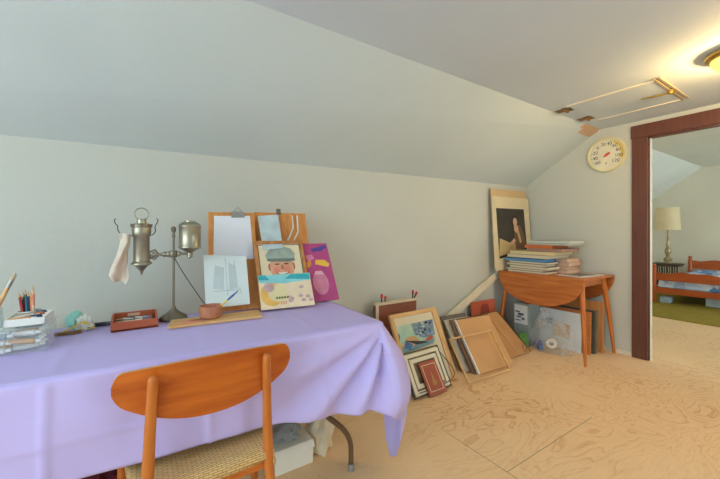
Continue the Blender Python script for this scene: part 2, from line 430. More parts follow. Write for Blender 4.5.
mb.prism([(-.006, -.022, .018), (.03, .0, .018), (.034, .022, .018), (.004, .012, .018), (-.03, -.02, .018)], (0, 0, .002), RED, MD); mb.lathe([(.008, .016), (.008, .023), (0, .023)], cc, RED, 14, axis=ax); obj('needle', mb, t)

# ================================================================== FOLDING TABLE
TZ = .742
yaw = math.radians(-2.0); TU = V((math.cos(yaw), math.sin(yaw), 0)); TV = V((-math.sin(yaw), math.cos(yaw), 0))
TC = V((.905, 1.205, 0)); TL, TD = 1.83, .61       # front right corner, length to the left, depth
tp = lambda a, b, z: TC - TU * a + TV * b + V((0, 0, z))
t = thing('folding_table', tp(TL/2, TD/2, 0), 'long folding table under the lavender cloth, one bent brown leg showing', 'table')
mb = MB(); mb.prism([tp(TL-.01, .01, TZ-.035), tp(.01, .01, TZ-.035), tp(.01, TD-.01, TZ-.035), tp(TL-.01, TD-.01, TZ-.035)], (0, 0, .031), mat('table_top_board', (170, 140, 110), .6)); obj('tabletop', mb, t)
LEGB = mat('brown_enamel', (112, 84, 62), .35, .1)
FOOT = mat('rubber_grey', (150, 146, 138), .7)
def bez(pts, n=14):
    out = []
    for i in range(n + 1):
        s = i / n; q = [V(p) for p in pts]
        while len(q) > 1: q = [q[k] * (1 - s) + q[k+1] * s for k in range(len(q) - 1)]
        out.append(q[0])
    return out
def smooth(pts, k=6):
    P_ = [V(p) for p in pts]; out = []
    for i in range(len(P_) - 1):
        a = P_[max(i-1, 0)]; b = P_[i]; c = P_[i+1]; d = P_[min(i+2, len(P_)-1)]
        for j in range(k):
            t_ = j / k
            out.append(.5 * ((2*b) + (c-a)*t_ + (2*a-5*b+4*c-d)*t_*t_ + (3*b-a-3*c+d)*t_**3))
    return out + [P_[-1]]
for sx, a_foot, a_in in ((1, .06, .50), (-1, TL - .06, TL - .50)):
    for b in (.18, TD - .07):
        mb = MB()
        p0 = tp(a_foot, b, .012)
        mb.tube([p0] + bez([tp(a_foot, b, .09), tp(a_foot - .005*sx, b, .20), tp(a_foot + .10*sx, b, .26), tp(a_foot + .14*sx, b, .31)]) + bez([tp(a_foot + .17*sx, b, .34), tp(a_in, b, .62), tp(a_in, b, TZ - .04)], 8), .0125, LEGB)
        lg = obj('leg', mb, t)
        m2 = MB(); m2.lathe([(.014, 0), (.016, .004), (.016, .03), (.0128, .034)], tp(a_foot, b, 0), FOOT, 14); obj('foot_cap', m2, lg)
    mb = MB(); mb.tube([tp(a_foot + .17*sx, .18, .34), tp(a_foot + .17*sx, TD - .07, .34)], .009, LEGB); obj('crossbar', mb, t)

# ---- tablecloth
CLOTH = mat('lavender_cloth', (196, 183, 238), .55, .03, 2.5, bump=.16, bscale=9., spec=.35)
def lerp_tab(tab, x):
    if x <= tab[0][0]: return tab[0][1]
    for (a, p), (b, q) in zip(tab, tab[1:]):
        if x <= b:
            s = (x - a) / (b - a); s = s*s*(3-2*s); return p + (q - p) * s
    return tab[-1][1]
# perimeter samples: (point on table edge, outward direction, signed distance from corner)
per = []
R = .025
Nf = 150
for i in range(Nf + 1):
    a = TL * (1 - i / Nf) ** 1.0
    a = R + (TL - R) * (1 - i / Nf)
    per.append((tp(a, 0, 0), -TV, -a))
for i in range(1, 12):
    ph = PI / 2 * i / 12
    per.append((tp(R, R, 0) + (-TV * math.cos(ph) + TU * math.sin(ph)) * R, -TV * math.cos(ph) + TU * math.sin(ph), ph * R))
for i in range(0, 61):
    b = R + (TD - R) * i / 60
    per.append((tp(0, b, 0), TU, .04 + b))
drop_tab = [(-1.9, .285), (-1.0, .288), (-.6, .292), (-.48, .30), (-.36, .312), (-.25, .335), (-.12, .345), (-.03, .365), (.03, .40), (.065, .43), (.07, .44), (.09, .62), (.12, .685), (.155, .705), (.18, .64), (.198, .44), (.22, .36), (.40, .33), (.65, .33)]
fl_tab = [(-1.9, .012), (-.6, .014), (-.2, .022), (-.05, .05), (.02, .10), (.06, .145), (.10, .15), (.15, .135), (.25, .07), (.65, .04)]
NR = 34
rows = []
for k in range(NR + 1):
    s = k / NR; row = []
    for (p, d, sd) in per:
        D = lerp_tab(drop_tab, sd); FL = lerp_tab(fl_tab, sd)
        z = TZ + .004
        # rounded roll-over then hang
        rr = .014
        if k <= 5:
            an = PI / 2 * k / 5
            q = p + d * (rr * math.sin(an) - .002) ; zz = z - rr * (1 - math.cos(an)); tt = 0
        else:
            tt = (k - 5) / (NR - 5)
            bul = FL * (math.sin(min(1, tt * 1.25) * PI / 2) if sd < .0 else (math.sin(min(1.0, tt / .78) * PI / 2) * (1 - .3 * max(0, (tt - .78) / .22) ** 1.3)))
            q = p + d * (rr - .002 + bul); zz = z - rr - (D - rr) * tt
            # long soft folds
            wgt = max(0, 1 - abs(sd + .05) / .75) if sd < .3 else .3
            side = TU if sd < 0 else -TV
            ang = math.atan2(max(1e-3, -sd), max(1e-3, D * tt)) if sd < 0 else 0
            f1 = math.sin(ang * 15 + 1.1) * .028 * wgt * min(1, tt * 2.2)
            f2 = .006 * math.sin(sd * 23 + 3.2 * tt) * tt * (.4 + .6 * wgt)
            f3 = .007 * noise.noise(V((sd * 2.6, tt * 1.6, 1.3)))* min(1, tt*3) + .003 * noise.noise(V((sd * 9, tt * 3, 4.1))) * min(1, tt*3)
            # pressed fold lines in the cloth
            cr = 0
            for c0 in (-.71, -1.12, -.30): cr += .006 * math.exp(-((sd - c0) / .009) ** 2)
            cr += .003 * math.exp(-((D * tt - .17) / .006) ** 2) if sd < -.5 else 0
            q = q + d * (f1 + f2 + f3 + cr) * (1 if sd > -.45 or True else 0)
            q.z = 0
        row.append(V((q.x, q.y, zz)))
    rows.append(row)
mb = MB(); mb.grid(rows, CLOTH)
# the flat top: rows from the perimeter's inner line toward the back
top = []
nx, ny = 120, 36
for j in range(ny + 1):
    r = []
    for i in range(nx + 1):
        a = (TL) * (1 - i / nx); b = TD * j / ny
        p = tp(max(a, .0), b, TZ + .004)
        e = min(a, b, TD - b) ; 
        h = .0012 * noise.noise(V((a * 7, b * 7, 2))) + .0018 * noise.noise(V((a * 2.2, b * 3, 9)))
        for c0 in (.71, 1.12, .30): h += .004 * math.exp(-((a - c0) / .009) ** 2)
        h += .002 * math.exp(-((b - .31) / .008) ** 2)
        p.z += max(-.001, h) * min(1, e / .05)
        r.append(p)
    top.append(r)
# round the front right corner of the sheet a little
mb.grid(top, CLOTH)
# back overhang
back = []
for k in range(7):
    back.append([tp(TL * (1 - i / 60), TD + .004 * (k > 0) + .004 * k / 6 * math.sin(i * .9), TZ + .004 - .26 * k / 6) for i in range(61)])
mb.grid(back, CLOTH)
co = obj('tablecloth', mb, sharp=80); tag(co, 'lavender cloth draped over the long table with a corner trailing', 'tablecloth')
sd_ = co.modifiers.new('thickness', 'SOLIDIFY'); sd_.thickness = .0012; sd_.offset = 1

# ================================================================== CHAIR
CX, CY = .187, 1.105
t = thing('dining_chair', (CX, 1.30, 0), 'teak dining chair with curved backrest and woven cord seat', 'chair')
TEAKR = wood('teak_backrest', (202, 106, 32), (172, 78, 18), 'X', .3)
TEAKE = wood('teak_edge', (214, 158, 92), (196, 134, 66), 'X', .4)
HW = .2525
def back_top(s): return .774 - .013 * s * s
def back_bot(s): return .600 + .085 * abs(s) ** 2.2
prof = []
NB = 40
for i in range(NB + 1):
    s = math.sin((-1 + 2 * i / NB) * PI / 2)
    zt, zb = back_top(s), back_bot(s)
    e = max(0, (abs(s) - .88) / .12)
    rr_ = max(.30, (max(0, 1 - e ** 2.6)) ** .5) if e > 0 else 1
    mid_ = zt - .035 - (zt - zb - .035) * .25
    zt2 = mid_ + (zt - mid_) * rr_; zb2 = mid_ + (zb - mid_) * rr_
    prof.append((CX + s * HW, zb2, zt2, s))
def bow(s): return CY + .026 * s * s
mb = MB(); rb = []; rf = []
NZ = 8
for X, zb, zt, s in prof:
    rb.append([(X, bow(s) - .006 + .02 * (.69 - (zb + (zt - zb) * k / NZ)), zb + (zt - zb) * k / NZ) for k in range(NZ + 1)])
    rf.append([(X, bow(s) + .007 + .02 * (.69 - (zb + (zt - zb) * k / NZ)), zb + (zt - zb) * k / NZ) for k in range(NZ + 1)])
mb.grid(rb, TEAKR); mb.grid(rf, TEAKR)
mb.grid([[a[-1] for a in rb], [a[-1] for a in rf]], TEAKE); mb.grid([[a[0] for a in rb], [a[0] for a in rf]], TEAKE)
obj('backrest', mb, t, sharp=50)
SZ = .432
for sx, xt, xs, xf in ((-1, .030, .016, -.012), (1, .344, .362, .388)):
    mb = MB()
    pts = bez([(xf, 1.045, 0), (xs, 1.14, .30), (xs, 1.135, .45), (xt, 1.083, .745)], 22)
    rs = [.011 + .0055 * math.sin(min(1, i / 12) * PI / 2) - .0035 * max(0, (i - 13) / 9) for i in range(23)]
    tipd = (pts[-1] - pts[-2]).normalized()
    pts += [pts[-1] + tipd * .006, pts[-1] + tipd * .010]; rs += [rs[-1] * .8, rs[-1] * .35]
    mb.tube(pts, rs, TEAKZ, 14); obj('leg', mb, t)
    mb = MB(); xft = -.052 if sx < 0 else .428
    mb.tube(bez([(xft - .012 if sx < 0 else xft + .012, 1.56, 0), (xft, 1.53, .25), (xft, 1.52, SZ - .006)], 10), [.011] + [.0165] * 9 + [.015], TEAKZ, 14); obj('leg', mb, t)
# seat rails
mb = MB(); mb.box((.018, 1.122, .355), (.36, 1.142, .398), TEAKX); obj('back_rail', mb, t, .004)
mb = MB(); mb.box((-.05, 1.51, .365), (.426, 1.53, .408), TEAKX); obj('front_rail', mb, t, .004)
for x0, x1 in ((.012, -.048), (.362, .424)):
    mb = MB(); mb.tube([(x0, 1.135, .372), (x1, 1.52, .378)], .013, TEAKY, 10); obj('side_rail', mb, t)
# woven seat (cord pattern as relief)
m, N, L, P = new_mat('woven_cord')
tc = N.new('ShaderNodeTexCoord'); bk = N.new('ShaderNodeTexBrick')
bk.inputs['Scale'].default_value = 1; bk.inputs['Brick Width'].default_value = .026; bk.inputs['Row Height'].default_value = .0085; bk.inputs['Mortar Size'].default_value = .0014
bk.inputs['Mortar Smooth'].default_value = .6
bk.inputs['Color1'].default_value = (*lin((230, 196, 138)), 1); bk.inputs['Color2'].default_value = (*lin((216, 178, 116)), 1); bk.inputs['Mortar'].default_value = (*lin((158, 118, 70)), 1)
sx_ = N.new('ShaderNodeSeparateXYZ'); L.new(tc.outputs['Object'], sx_.inputs[0]); sb_ = N.new('ShaderNodeMath'); sb_.operation = 'ADD'
L.new(sx_.outputs['Y'], sb_.inputs[0]); L.new(sx_.outputs['Z'], sb_.inputs[1]); cb_ = N.new('ShaderNodeCombineXYZ'); L.new(sx_.outputs['X'], cb_.inputs['X']); L.new(sb_.outputs[0], cb_.inputs['Y'])
L.new(cb_.outputs[0], bk.inputs['Vector']); L.new(bk.outputs['Color'], P.inputs['Base Color']); P.inputs['Roughness'].default_value = .75
bp = N.new('ShaderNodeBump'); bp.inputs['Strength'].default_value = .8; bp.inputs['Distance'].default_value = .004; bp.invert = True
L.new(bk.outputs['Fac'], bp.inputs['Height']); L.new(bp.outputs['Normal'], P.inputs['Normal'])
CORD = m
mb = MB(); rows = []
for j in range(0, 25):
    b = j / 24
    if j == 0: Y, z = 1.117, .385
    elif j == 1: Y, z = 1.108, .402
    elif j == 2: Y, z = 1.110, .418
    elif j == 3: Y, z = 1.120, .428
    elif j == 24: Y, z = 1.545, .385
    elif j == 23: Y, z = 1.552, .412
    elif j == 22: Y, z = 1.544, .428
    else: Y = 1.12 + (1.54 - 1.12) * (j - 3) / 19; z = SZ - .008 * math.sin(PI * (j - 3) / 19)
    f = (Y - 1.11) / .43
    xl = -.020 - .048 * f; xr = .380 + .052 * f; r = []
    for i in range(0, 25):
        s = i / 24
        if i == 0: X, zz = xl + .004, z - .050
        elif i == 1: X, zz = xl, z - .014
        elif i == 24: X, zz = xr - .004, z - .035
        elif i == 23: X, zz = xr, z - .014
        else: X = xl + .008 + (xr - xl - .016) * (i - 2) / 20; zz = z - .006 * math.sin(PI * (i - 2) / 20)
        if j in (0, 24): zz = max(zz, .365)
        r.append((X, Y, zz))
    rows.append(r)
mb.grid(rows, CORD); so = obj('woven_seat', mb, t, sharp=80)
so.modifiers.new('thickness', 'SOLIDIFY').thickness = .006

# ================================================================== UNDER THE TABLE
t = thing('carton', (.62, 1.66, 0), 'white cardboard carton on the floor under the table', 'box')
WC = mat('white_card', (236, 232, 218), .8, .06, 5)
mb = MB(); mb.box((.53, 1.54, 0), (.725, 1.78, .115), WC); obj('body', mb, t, .004)
mb = MB(); mb.prism([(.53, 1.54, .112), (.725, 1.54, .112), (.727, 1.527, .085), (.533, 1.527, .088)], (0, 0, .003), WC); obj('flap', mb, t)
mb = MB(); mb.blob((.60, 1.66, .155), (.085, .10, .045), mat('grey_plastic', (150, 156, 158), .45, .12, 8),   .4, 6, seed=2, floor=.1165)
tag(obj('plastic_bag', mb), 'crumpled grey plastic bag lying on the white carton', 'bag')
mb = MB(); mb.blob((.80, 1.63, .075), (.062, .075, .105), mat('beige_cloth', (226, 216, 190), .85, .06, 6), .45, 5, seed=5, floor=.0)
tag(obj('cloth_bundle', mb), 'crumpled beige cloth bundle on the floor beside the white carton', 'cloth')
mb = MB(); mb.blob((-.145, 1.68, .12), (.08, .08, .135), mat('maroon_cloth', (92, 26, 40), .8, .2, 6), .3, 6, seed=3, floor=0, power=.7)
tag(obj('fabric_bag', mb), 'dark maroon fabric bag on the floor under the table', 'bag')
mb = MB(); mb.blob((.03, 1.68, .12), (.045, .07, .145), mat('green_grey_cloth', (132, 146, 132), .8, .15, 6), .3, 6, seed=8, floor=0, power=.7)
tag(obj('fabric_bag', mb), 'grey green fabric bag beside the maroon one under the table', 'bag')

# ================================================================== LEANING ART ON THE TABLE
Z0 = TZ + .0075
B1 = Panel(.397, 1.745, .244, .561, -8.5, 27.1, Z0)
t = thing('drawing_board', B1.base, 'tall wooden drawing board with a blank white sheet clipped on', 'board')
mb = MB(); B1.box(mb, 0, 0, B1.w, B1.h, 0, .008, PINE); obj('board', mb, t, .002)
mb = MB()
def pan_uv(pn, x, y, n=0.):          # where a view line meets a panel's front plane, in fractions
    o = pn.o + pn.n * n; r = ray(x, y); k = (o - CAM).dot(pn.n) / r.dot(pn.n); q = CAM + r * k - o
    return (q.dot(pn.u) / pn.w, q.dot(pn.v) / pn.h)
B1.poly(mb, [pan_uv(B1, *q) for q in ((213.5, 260), (253.5, 259), (250, 216), (214, 216))], -.0006, PAPER, .0008)
ob = obj('sheet', mb, t); ob['label'] = 'white sheet of paper'
mb = MB(); c0 = pan_uv(B1, 238, 215)
B1.box(mb, c0[0]*B1.w-.035, B1.h-.035, c0[0]*B1.w+.035, B1.h+.003, -.006, -.002, STEEL); mb.tube([B1.P(c0[0]-.10, 1.0, -.004), B1.P(c0[0], 1.05, -.012), B1.P(c0[0]+.10, 1.0, -.004)], .004, STEEL); obj('clip', mb, t)

SK = Panel(.345, 1.70, .25, .30, -8.5, 24, Z0)
# pencil sketch sheet resting against the drawing board
q = [pan_uv(SK, *p) for p in ((206, 309), (250, 304), (246, 256), (203, 255))]
mb = MB(); SKP = mat('sketch_paper', (206, 216, 214), .85, .05, 5); SKG = mat('sketch_wash', (186, 196, 197), .85, .08, 8); SKD = mat('sketch_pencil', (176, 186, 188), .85)
SK.poly(mb, q, 0, SKP, .0015)
def bil(a, b): return tuple((q[0][k]*(1-a)+q[1][k]*a)*(1-b) + (q[3][k]*(1-a)+q[2][k]*a)*b for k in (0, 1))
for pts in ([(.18,.35),(.42,.32),(.46,.75),(.25,.8)], [(.55,.3),(.72,.34),(.7,.8),(.56,.85)]):
    SK.poly(mb, [bil(*p) for p in pts], -.0016, SKG, .0004)
for a, b in (((.5,.2),(.5,.95)), ((.74,.25),(.70,.9)), ((.2,.3),(.8,.3)), ((.78,.35),(.82,.2))):
    dx, dy = b[0]-a[0], b[1]-a[1]; l = math.hypot(dx, dy); ox, oy = -dy/l*.008, dx/l*.008
    SK.poly(mb, [bil(a[0]-ox,a[1]-oy), bil(a[0]+ox,a[1]+oy), bil(b[0]+ox,b[1]+oy), bil(b[0]-ox,b[1]-oy)][::-1], -.0022, SKD, .0004)
tag(obj('pencil_sketch', mb), 'pale grey pencil sketch propped below the blank white sheet', 'drawing')

B2 = Panel(.702, 1.80, .312, .539, -3.7, 19.8, Z0)
t = thing('drawing_board', B2.base, 'wooden drawing board behind the cap portrait with pale blue paper clipped', 'board')
mb = MB(); B2.box(mb, 0, 0, B2.w, B2.h, 0, .008, PINE); obj('board', mb, t, .002)
mb = MB(); PB = mat('pale_blue_paper', (186, 204, 210), .85, .1, 14)
PT = Panel(.656, 1.70, .285, .369, 1.5, 22.2, Z0)
def on_pan(pn, x, y, n): a, b = pan_uv(pn, x, y, n); return pn.P(a, b, n)
mb.prism([on_pan(PT, 263, 249.5, -.003), on_pan(PT, 283, 248.5, -.003), on_pan(B2, 278, 214.5, -.002), on_pan(B2, 257.5, 216, -.002)], (0, -.0008, 0), PB)
ob = obj('sheet', mb, t); ob['label'] = 'pale blue sheet with a wash drawing'
mb = MB(); c0 = pan_uv(B2, 278.5, 214)
B2.box(mb, c0[0]*B2.w-.013, B2.h-.014, c0[0]*B2.w+.013, B2.h+.022, -.008, -.002, PEWTERD); obj('clip', mb, t)
mb = MB(); RB = mat('white_ribbon', (212, 204, 186), .8)
a0 = [onY(292, 216, 1.93), onY(293, 232, 1.90), onY(288, 242, 1.885), onY(283, 246, 1.88)]
a1 = [onY(297, 216, 1.93), onY(297, 235, 1.90), onY(291, 246, 1.88), onY(285, 249, 1.875)]
for a in (a0, a1):
    pts = [pan_uv(B2, *p) for p in (((292,216),(293,228),(289,238),(284,246)) if a is a0 else ((297,216),(298,232),(293,242),(286,249)))]
    mb.tube([B2.P(u_, v_, -.004) for u_, v_ in pts], .0055, RB, 8)
obj('tie_ribbon', mb, t)

PT = Panel(.656, 1.70, .285, .369, 1.5, 22.2, Z0)
t = thing('framed_portrait', PT.base, 'wood framed portrait painting of a smiling person in a flat cap', 'painting')
mb = MB(); PT.frame(mb, .017, 0, .02, wood('frame_oak', (196, 136, 78), (168, 106, 54), 'Z')); obj('frame', mb, t, .002)
mb = MB(); PT.box(mb, .015, .015, PT.w-.015, PT.h-.015, .008, .016, mat('portrait_ground', (226, 212, 178), .8, .05, 6))
PT.box(mb, .020, .020, .023, PT.h-.020, .0065, .008, DARK); PT.box(mb, PT.w-.024, .020, PT.w-.020, PT.h-.020, .0065, .008, DARK); PT.box(mb, .020, PT.h-.024, PT.w-.020, PT.h-.021, .0065, .008, DARK)
SKIN = mat('painted_skin', (212, 158, 128), .8, .12, 25); SKIN2 = mat('painted_skin_dark', (176, 112, 88), .8); CAPM = mat('painted_cap', (152, 168, 158), .8, .15, 25); CAPD = mat('painted_cap_dark', (108, 124, 116), .8); WH = mat('painted_white', (236, 232, 222), .8); INK = mat('painted_ink', (58, 52, 48), .8); COAT = mat('painted_coat', (140, 150, 150), .8, .1, 20); PINK = mat('painted_cheek', (218, 138, 116), .8)
PTP = lambda mb, pts, n, m, t=.0006: PT.poly(mb, [(a, b + .045) for a, b in pts], n, m, t)
PTP(mb, [(.12,.06),(.88,.06),(.8,.24),(.62,.34),(.38,.34),(.2,.24)], .0076, COAT)
PTP(mb, ell(.50,.53,.235,.235,26), .0072, SKIN)
PTP(mb, ell(.265,.55,.035,.06,12), .0074, SKIN2); PTP(mb, ell(.735,.55,.035,.06,12), .0074, SKIN2)
PTP(mb, ell(.60,.50,.07,.06,14), .0066, PINK); PTP(mb, ell(.39,.50,.06,.055,14), .0066, PINK)
PTP(mb, ell(.41,.590,.05,.010,12), .0062, INK); PTP(mb, ell(.59,.590,.05,.010,12), .0062, INK)
PTP(mb, [(.49,.58),(.515,.58),(.54,.51),(.47,.51)], .0062, SKIN2)
PTP(mb, ell(.50,.465,.12,.05,16,180,360), .0062, SKIN2); PTP(mb, ell(.50,.462,.10,.028,14,180,360), .0056, WH)
PTP(mb, [(.22,.66),(.78,.66),(.80,.75),(.72,.83),(.56,.87),(.40,.86),(.27,.81),(.20,.73)], .0060, CAPM); PTP(mb, [(.24,.68),(.77,.67),(.79,.635),(.66,.62),(.5,.625),(.3,.63),(.22,.645)], .0054, CAPD)

obj('canvas', mb, t)

CD = Panel(.643, 1.655, .280, .186, -5.5, 30.3, Z0)
mb = MB(); CDB = mat('card_sand', (226, 206, 174), .8, .06, 20)
CD.box(mb, 0, 0, CD.w, CD.h, 0, .003, CDB)
TEAL = mat('paint_teal', (58, 164, 172), .8, .12, 20); TEAL2 = mat('paint_sea', (134, 202, 206), .8, .1, 20); OCH = mat('paint_ochre', (224, 178, 96), .8, .12, 20); GRN = mat('paint_green', (96, 110, 60), .8); MAUV = mat('paint_mauve', (192, 160, 160), .8, .12, 30); PALEP = mat('paint_pale', (220, 206, 160), .8)
CD.poly(mb, [(0,.78),(.25,.74),(.5,.72),(1,.78),(1,1),(0,1)], -.0001, TEAL2, .0005)
CD.poly(mb, [(0,.86),(.2,.84),(.14,.98),(0,1)], -.0007, TEAL, .0005); CD.poly(mb, [(.5,.86),(.98,.8),(.98,.97),(.62,.99)], -.0007, TEAL, .0005)
CD.poly(mb, ell(.22,.42,.21,.34,24), -.0001, OCH, .0005); CD.poly(mb, ell(.34,.44,.19,.25,24), -.0007, PALEP, .0005)
CD.poly(mb, ell(.18,.62,.10,.14,16), -.0009, MAUV, .0005)
for k in range(5): CD.poly(mb, ell(.30+.05*k,.30,.022,.035,10), -.0014, GRN, .0004)
for k in range(12):
    x = .52 + .43*random.random(); y = .15 + .45*random.random()
    CD.poly(mb, ell(x,y,.05,.05,10), -.0001-.0003*(k%4), MAUV if k % 3 else CDB, .0005)
for k in range(4): CD.poly(mb, [(.36+.03*k,.10),(.37+.03*k,.20),(.38+.03*k,.20),(.37+.03*k,.10)], -.0005, mat('paint_red', (190, 90, 70), .8), .0005)
tag(obj('beach_painting', mb), 'small unframed beach painting with teal sky, in front of the portrait', 'painting')

PP = Panel(.889, 1.71, .165, .359, .3, 27.2, Z0)
t = thing('floral_painting', PP.base, 'magenta painted canvas with yellow and blue petals, right end of table', 'painting')
mb = MB(); PP.box(mb, 0, 0, PP.w, PP.h, 0, .015, mat('magenta_paint', (176, 72, 128), .7, .12, 10)); obj('canvas', mb, t, .002)
mb = MB()
PP.poly(mb, [(.30,.90),(.62,.93),(.92,.97),(.95,.92),(.70,.85),(.35,.84)], -.0003, mat('petal_blue', (86, 72, 150), .8), .0006)
PP.poly(mb, [(.35,.62),(.85,.56),(.92,.62),(.75,.69),(.40,.70)], -.0003, mat('petal_yellow', (226, 182, 70), .8, .1, 20), .0006)
PP.poly(mb, [(.02,.78),(.30,.80),(.38,.72),(.10,.68)], -.0003, mat('petal_pink', (206, 120, 160), .8), .0006)
PP.poly(mb, [(.02,.55),(.18,.60),(.22,.70),(.02,.66)], -.0009, mat('petal_gold', (210, 150, 60), .8), .0006)
PP.poly(mb, ell(.42,.30,.30,.20,20), -.0003, mat('vase_pink', (206, 130, 160), .8, .1, 20), .0006)
PP.poly(mb, [(.22,.44),(.62,.44),(.55,.50),(.30,.50)], -.0009, mat('vase_rim', (224, 170, 186), .8), .0006)
obj('paint_strokes', mb, t)

# ================================================================== STUDENT LAMP
LY = 1.765
K = lambda x, y: onY(x, y, LY)
base = V((K(173.5, 300).x, LY, Z0))
t = thing('student_lamp', base, 'old pewter student lamp with burner and oil tank, no shade', 'lamp')
px = LY / 1.6 / F_PX * 1.6 * 1.0            # rough metres per pixel there
ppx = (K(174, 250) - K(173, 250)).length
mb = MB(); bx, by = base.x, base.y
mb.lathe([(.058, 0), (.058, .008), (.05, .016), (.03, .028), (.012, .045), (.008, .06)], base, PEWTERD, 32); obj('base', mb, t)
zc_ = K(173, 254).z; zf = K(173, 226.5).z
mb = MB(); mb.lathe([(.0055, .055), (.0055, zf - Z0 - .09), (.0045, zf - Z0 - .055), (.008, zf - Z0 - .045), (.005, zf - Z0 - .028), (.010, zf - Z0 - .022), (.011, zf - Z0 - .006), (.005, zf - Z0)], base, PEWTERD, 18); obj('pole', mb, t)
bc = K(141.5, 254); bc = V((bc.x, LY - .0, 0)); tcn = K(190, 240); tcn = tcn = K(190, 240)
mb = MB()
mb.tube([V((bx, by, zc_)), V((bc.x + .03, LY, zc_ - .002))], .006, PEWTER, 12); mb.tube([V((bx, by, zc_)), V((tcn.x + .005, LY, zc_))], .006, PEWTER, 12)
mb.lathe([(.014, -.016), (.018, -.006), (.018, .006), (.014, .016)], (bx, by, zc_), PEWTERD, 20)
for dx in (-.02, .02, -.035): mb.lathe([(.010, -.008), (.013, 0), (.010, .008)], (bx + dx, by, zc_), PEWTER, 16, axis=(1, 0, 0))
obj('arm', mb, t)
zb0, zb1 = K(141, 267).z, K(141, 232).z
r1 = 8.7 * ppx
mb = MB()
mb.lathe([(.003, K(141, 275).z), (.006, K(141, 272).z), (.010, K(141, 270).z), (r1 * .75, zb0 + .006), (r1 * 1.12, zb0 + .012), (r1 * 1.12, zb0 + .018), (r1 * .88, zb0 + .026), (r1 * .88, zb1 - .02), (r1 * 1.0, zb1 - .015), (r1 * 1.04, zb1), (r1 * 1.04, zb1 + .03), (r1 * .9, zb1 + .036), (r1 * .52, zb1 + .038), (r1 * .48, zb1 + .054), (r1 * .3, zb1 + .058), (0, zb1 + .059)], (bc.x, LY, 0), PEWTER, 32)
obj('burner', mb, t)
mb = MB()
for k in range(8):
    a = 2 * PI * k / 8; mb.tube([(bc.x + math.cos(a)*r1*1.06, LY + math.sin(a)*r1*1.06, zb1 + .020), (bc.x + math.cos(a)*r1*1.10, LY + math.sin(a)*r1*1.10, zb1 + .036)], .003, PEWTERD, 6)
mb.lathe([(r1*1.06, zb1 + .020), (r1*1.10, zb1 + .026), (r1*1.06, zb1 + .032)], (bc.x, LY, 0), PEWTERD, 32); obj('gallery', mb, t)
mb = MB(); ring = [V((bc.x + .026 * math.cos(a), LY, K(141, 214).z + .026 * math.sin(a))) for a in [2*PI*k/24 for k in range(25)]]
mb.tube(ring, .0028, PEWTER, 8); mb.tube([ring[18], V((bc.x, LY, zb1 + .056))], .0035, PEWTER, 8); obj('finger_ring', mb, t)
for pts in (((134, 236), (127, 235.5), (121, 234), (118, 230), (117.5, 226), (115, 223), (114.5, 220), (116, 218.5)), ((149, 236), (153, 234.5), (155.5, 231), (155, 227), (157, 223), (158, 220), (156.5, 218.5))):
    mb = MB(); mb.tube(smooth([K(*p) for p in pts]), .0019, BLACKM, 8); obj('shade_hook', mb, t)
mb = MB()
for dz in (-.012, .012): mb.tube([V((bc.x + .03, LY, zc_ + dz)), V((bc.x + .05, LY, zc_ + dz * 1.8)), V((bc.x + .065, LY, zc_))], .004, PEWTERD, 8)
mb.lathe([(.012, -.006), (.014, 0), (.012, .006)], (bc.x + .045, LY, zc_), PEWTER, 14, axis=(1, 0, 0)); obj('wick_knob', mb, t)
rt = 12.2 * ppx; zt0, zt1 = K(190, 250).z, K(190, 223).z
mb = MB()
mb.lathe([(.006, zt0 - .04), (.012, zt0 - .034), (.012, zt0 - .012), (rt * .4, zt0 - .006), (rt * .92, zt0 + .008), (rt, zt0 + .012), (rt, zt0 + .016), (rt * .95, zt0 + .02), (rt * .95, zt1 - .022), (rt, zt1 - .018), (rt, zt1 - .012), (rt * .72, zt1 + .002), (rt * .5, zt1 + .004), (rt * .5, zt1 + .010), (0, zt1 + .012)], (tcn.x, LY, 0), PEWTER, 36); obj('oil_tank', mb, t)
mb = MB(); mb.tube(smooth([K(174.5, 258), K(182, 271), K(192, 286), K(201, 299), K(206, 306), onZ(209, 318, Z0 + .006), V((.30, 1.74, Z0 + .004))]), .0019, BLACKM, 8); obj('cord', mb, t)

# rag over the hook
mb = MB(); RAG = mat('rag_cloth', (212, 202, 182), .9, .08, 14, c2=(212, 190, 168)); rows = []
Lf = [(119.5, 233), (120, 242), (117, 254), (111, 267), (108.5, 275), (112, 281)]
Rt = [(130, 234), (130.5, 242), (128, 252), (128, 264), (129.5, 276), (128, 283)]
for k in range(26):
    s = k / 25; i = min(4, int(s * 5)); f = s * 5 - i; r = []
    l = V(Lf[i]) * (1 - f) + V(Lf[i+1]) * f; q = V(Rt[i]) * (1 - f) + V(Rt[i+1]) * f
    for j in range(40):
        a = 2 * PI * j / 40; w = .5 - .5 * math.cos(a)
        p = l * (1 - w) + q * w
        dep = .016 * math.sin(a) + .007 * math.sin(6 * w + 5 * s) * (1 + s) + .006 * noise.noise(V((w * 5, s * 6, 2)))
        P3 = onY(p.x, p.y + (1.5 * math.sin(w * 9) * s), LY - .012 + dep); r.append(P3)
    rows.append(r)
mb.grid(rows, RAG, closed=True); mb.f.append(list(range(40))); mb.m.append(0); mb.sm.append(True)
tag(obj('rag', mb, sharp=80), 'stained beige rag hanging from the lamp hook', 'rag')

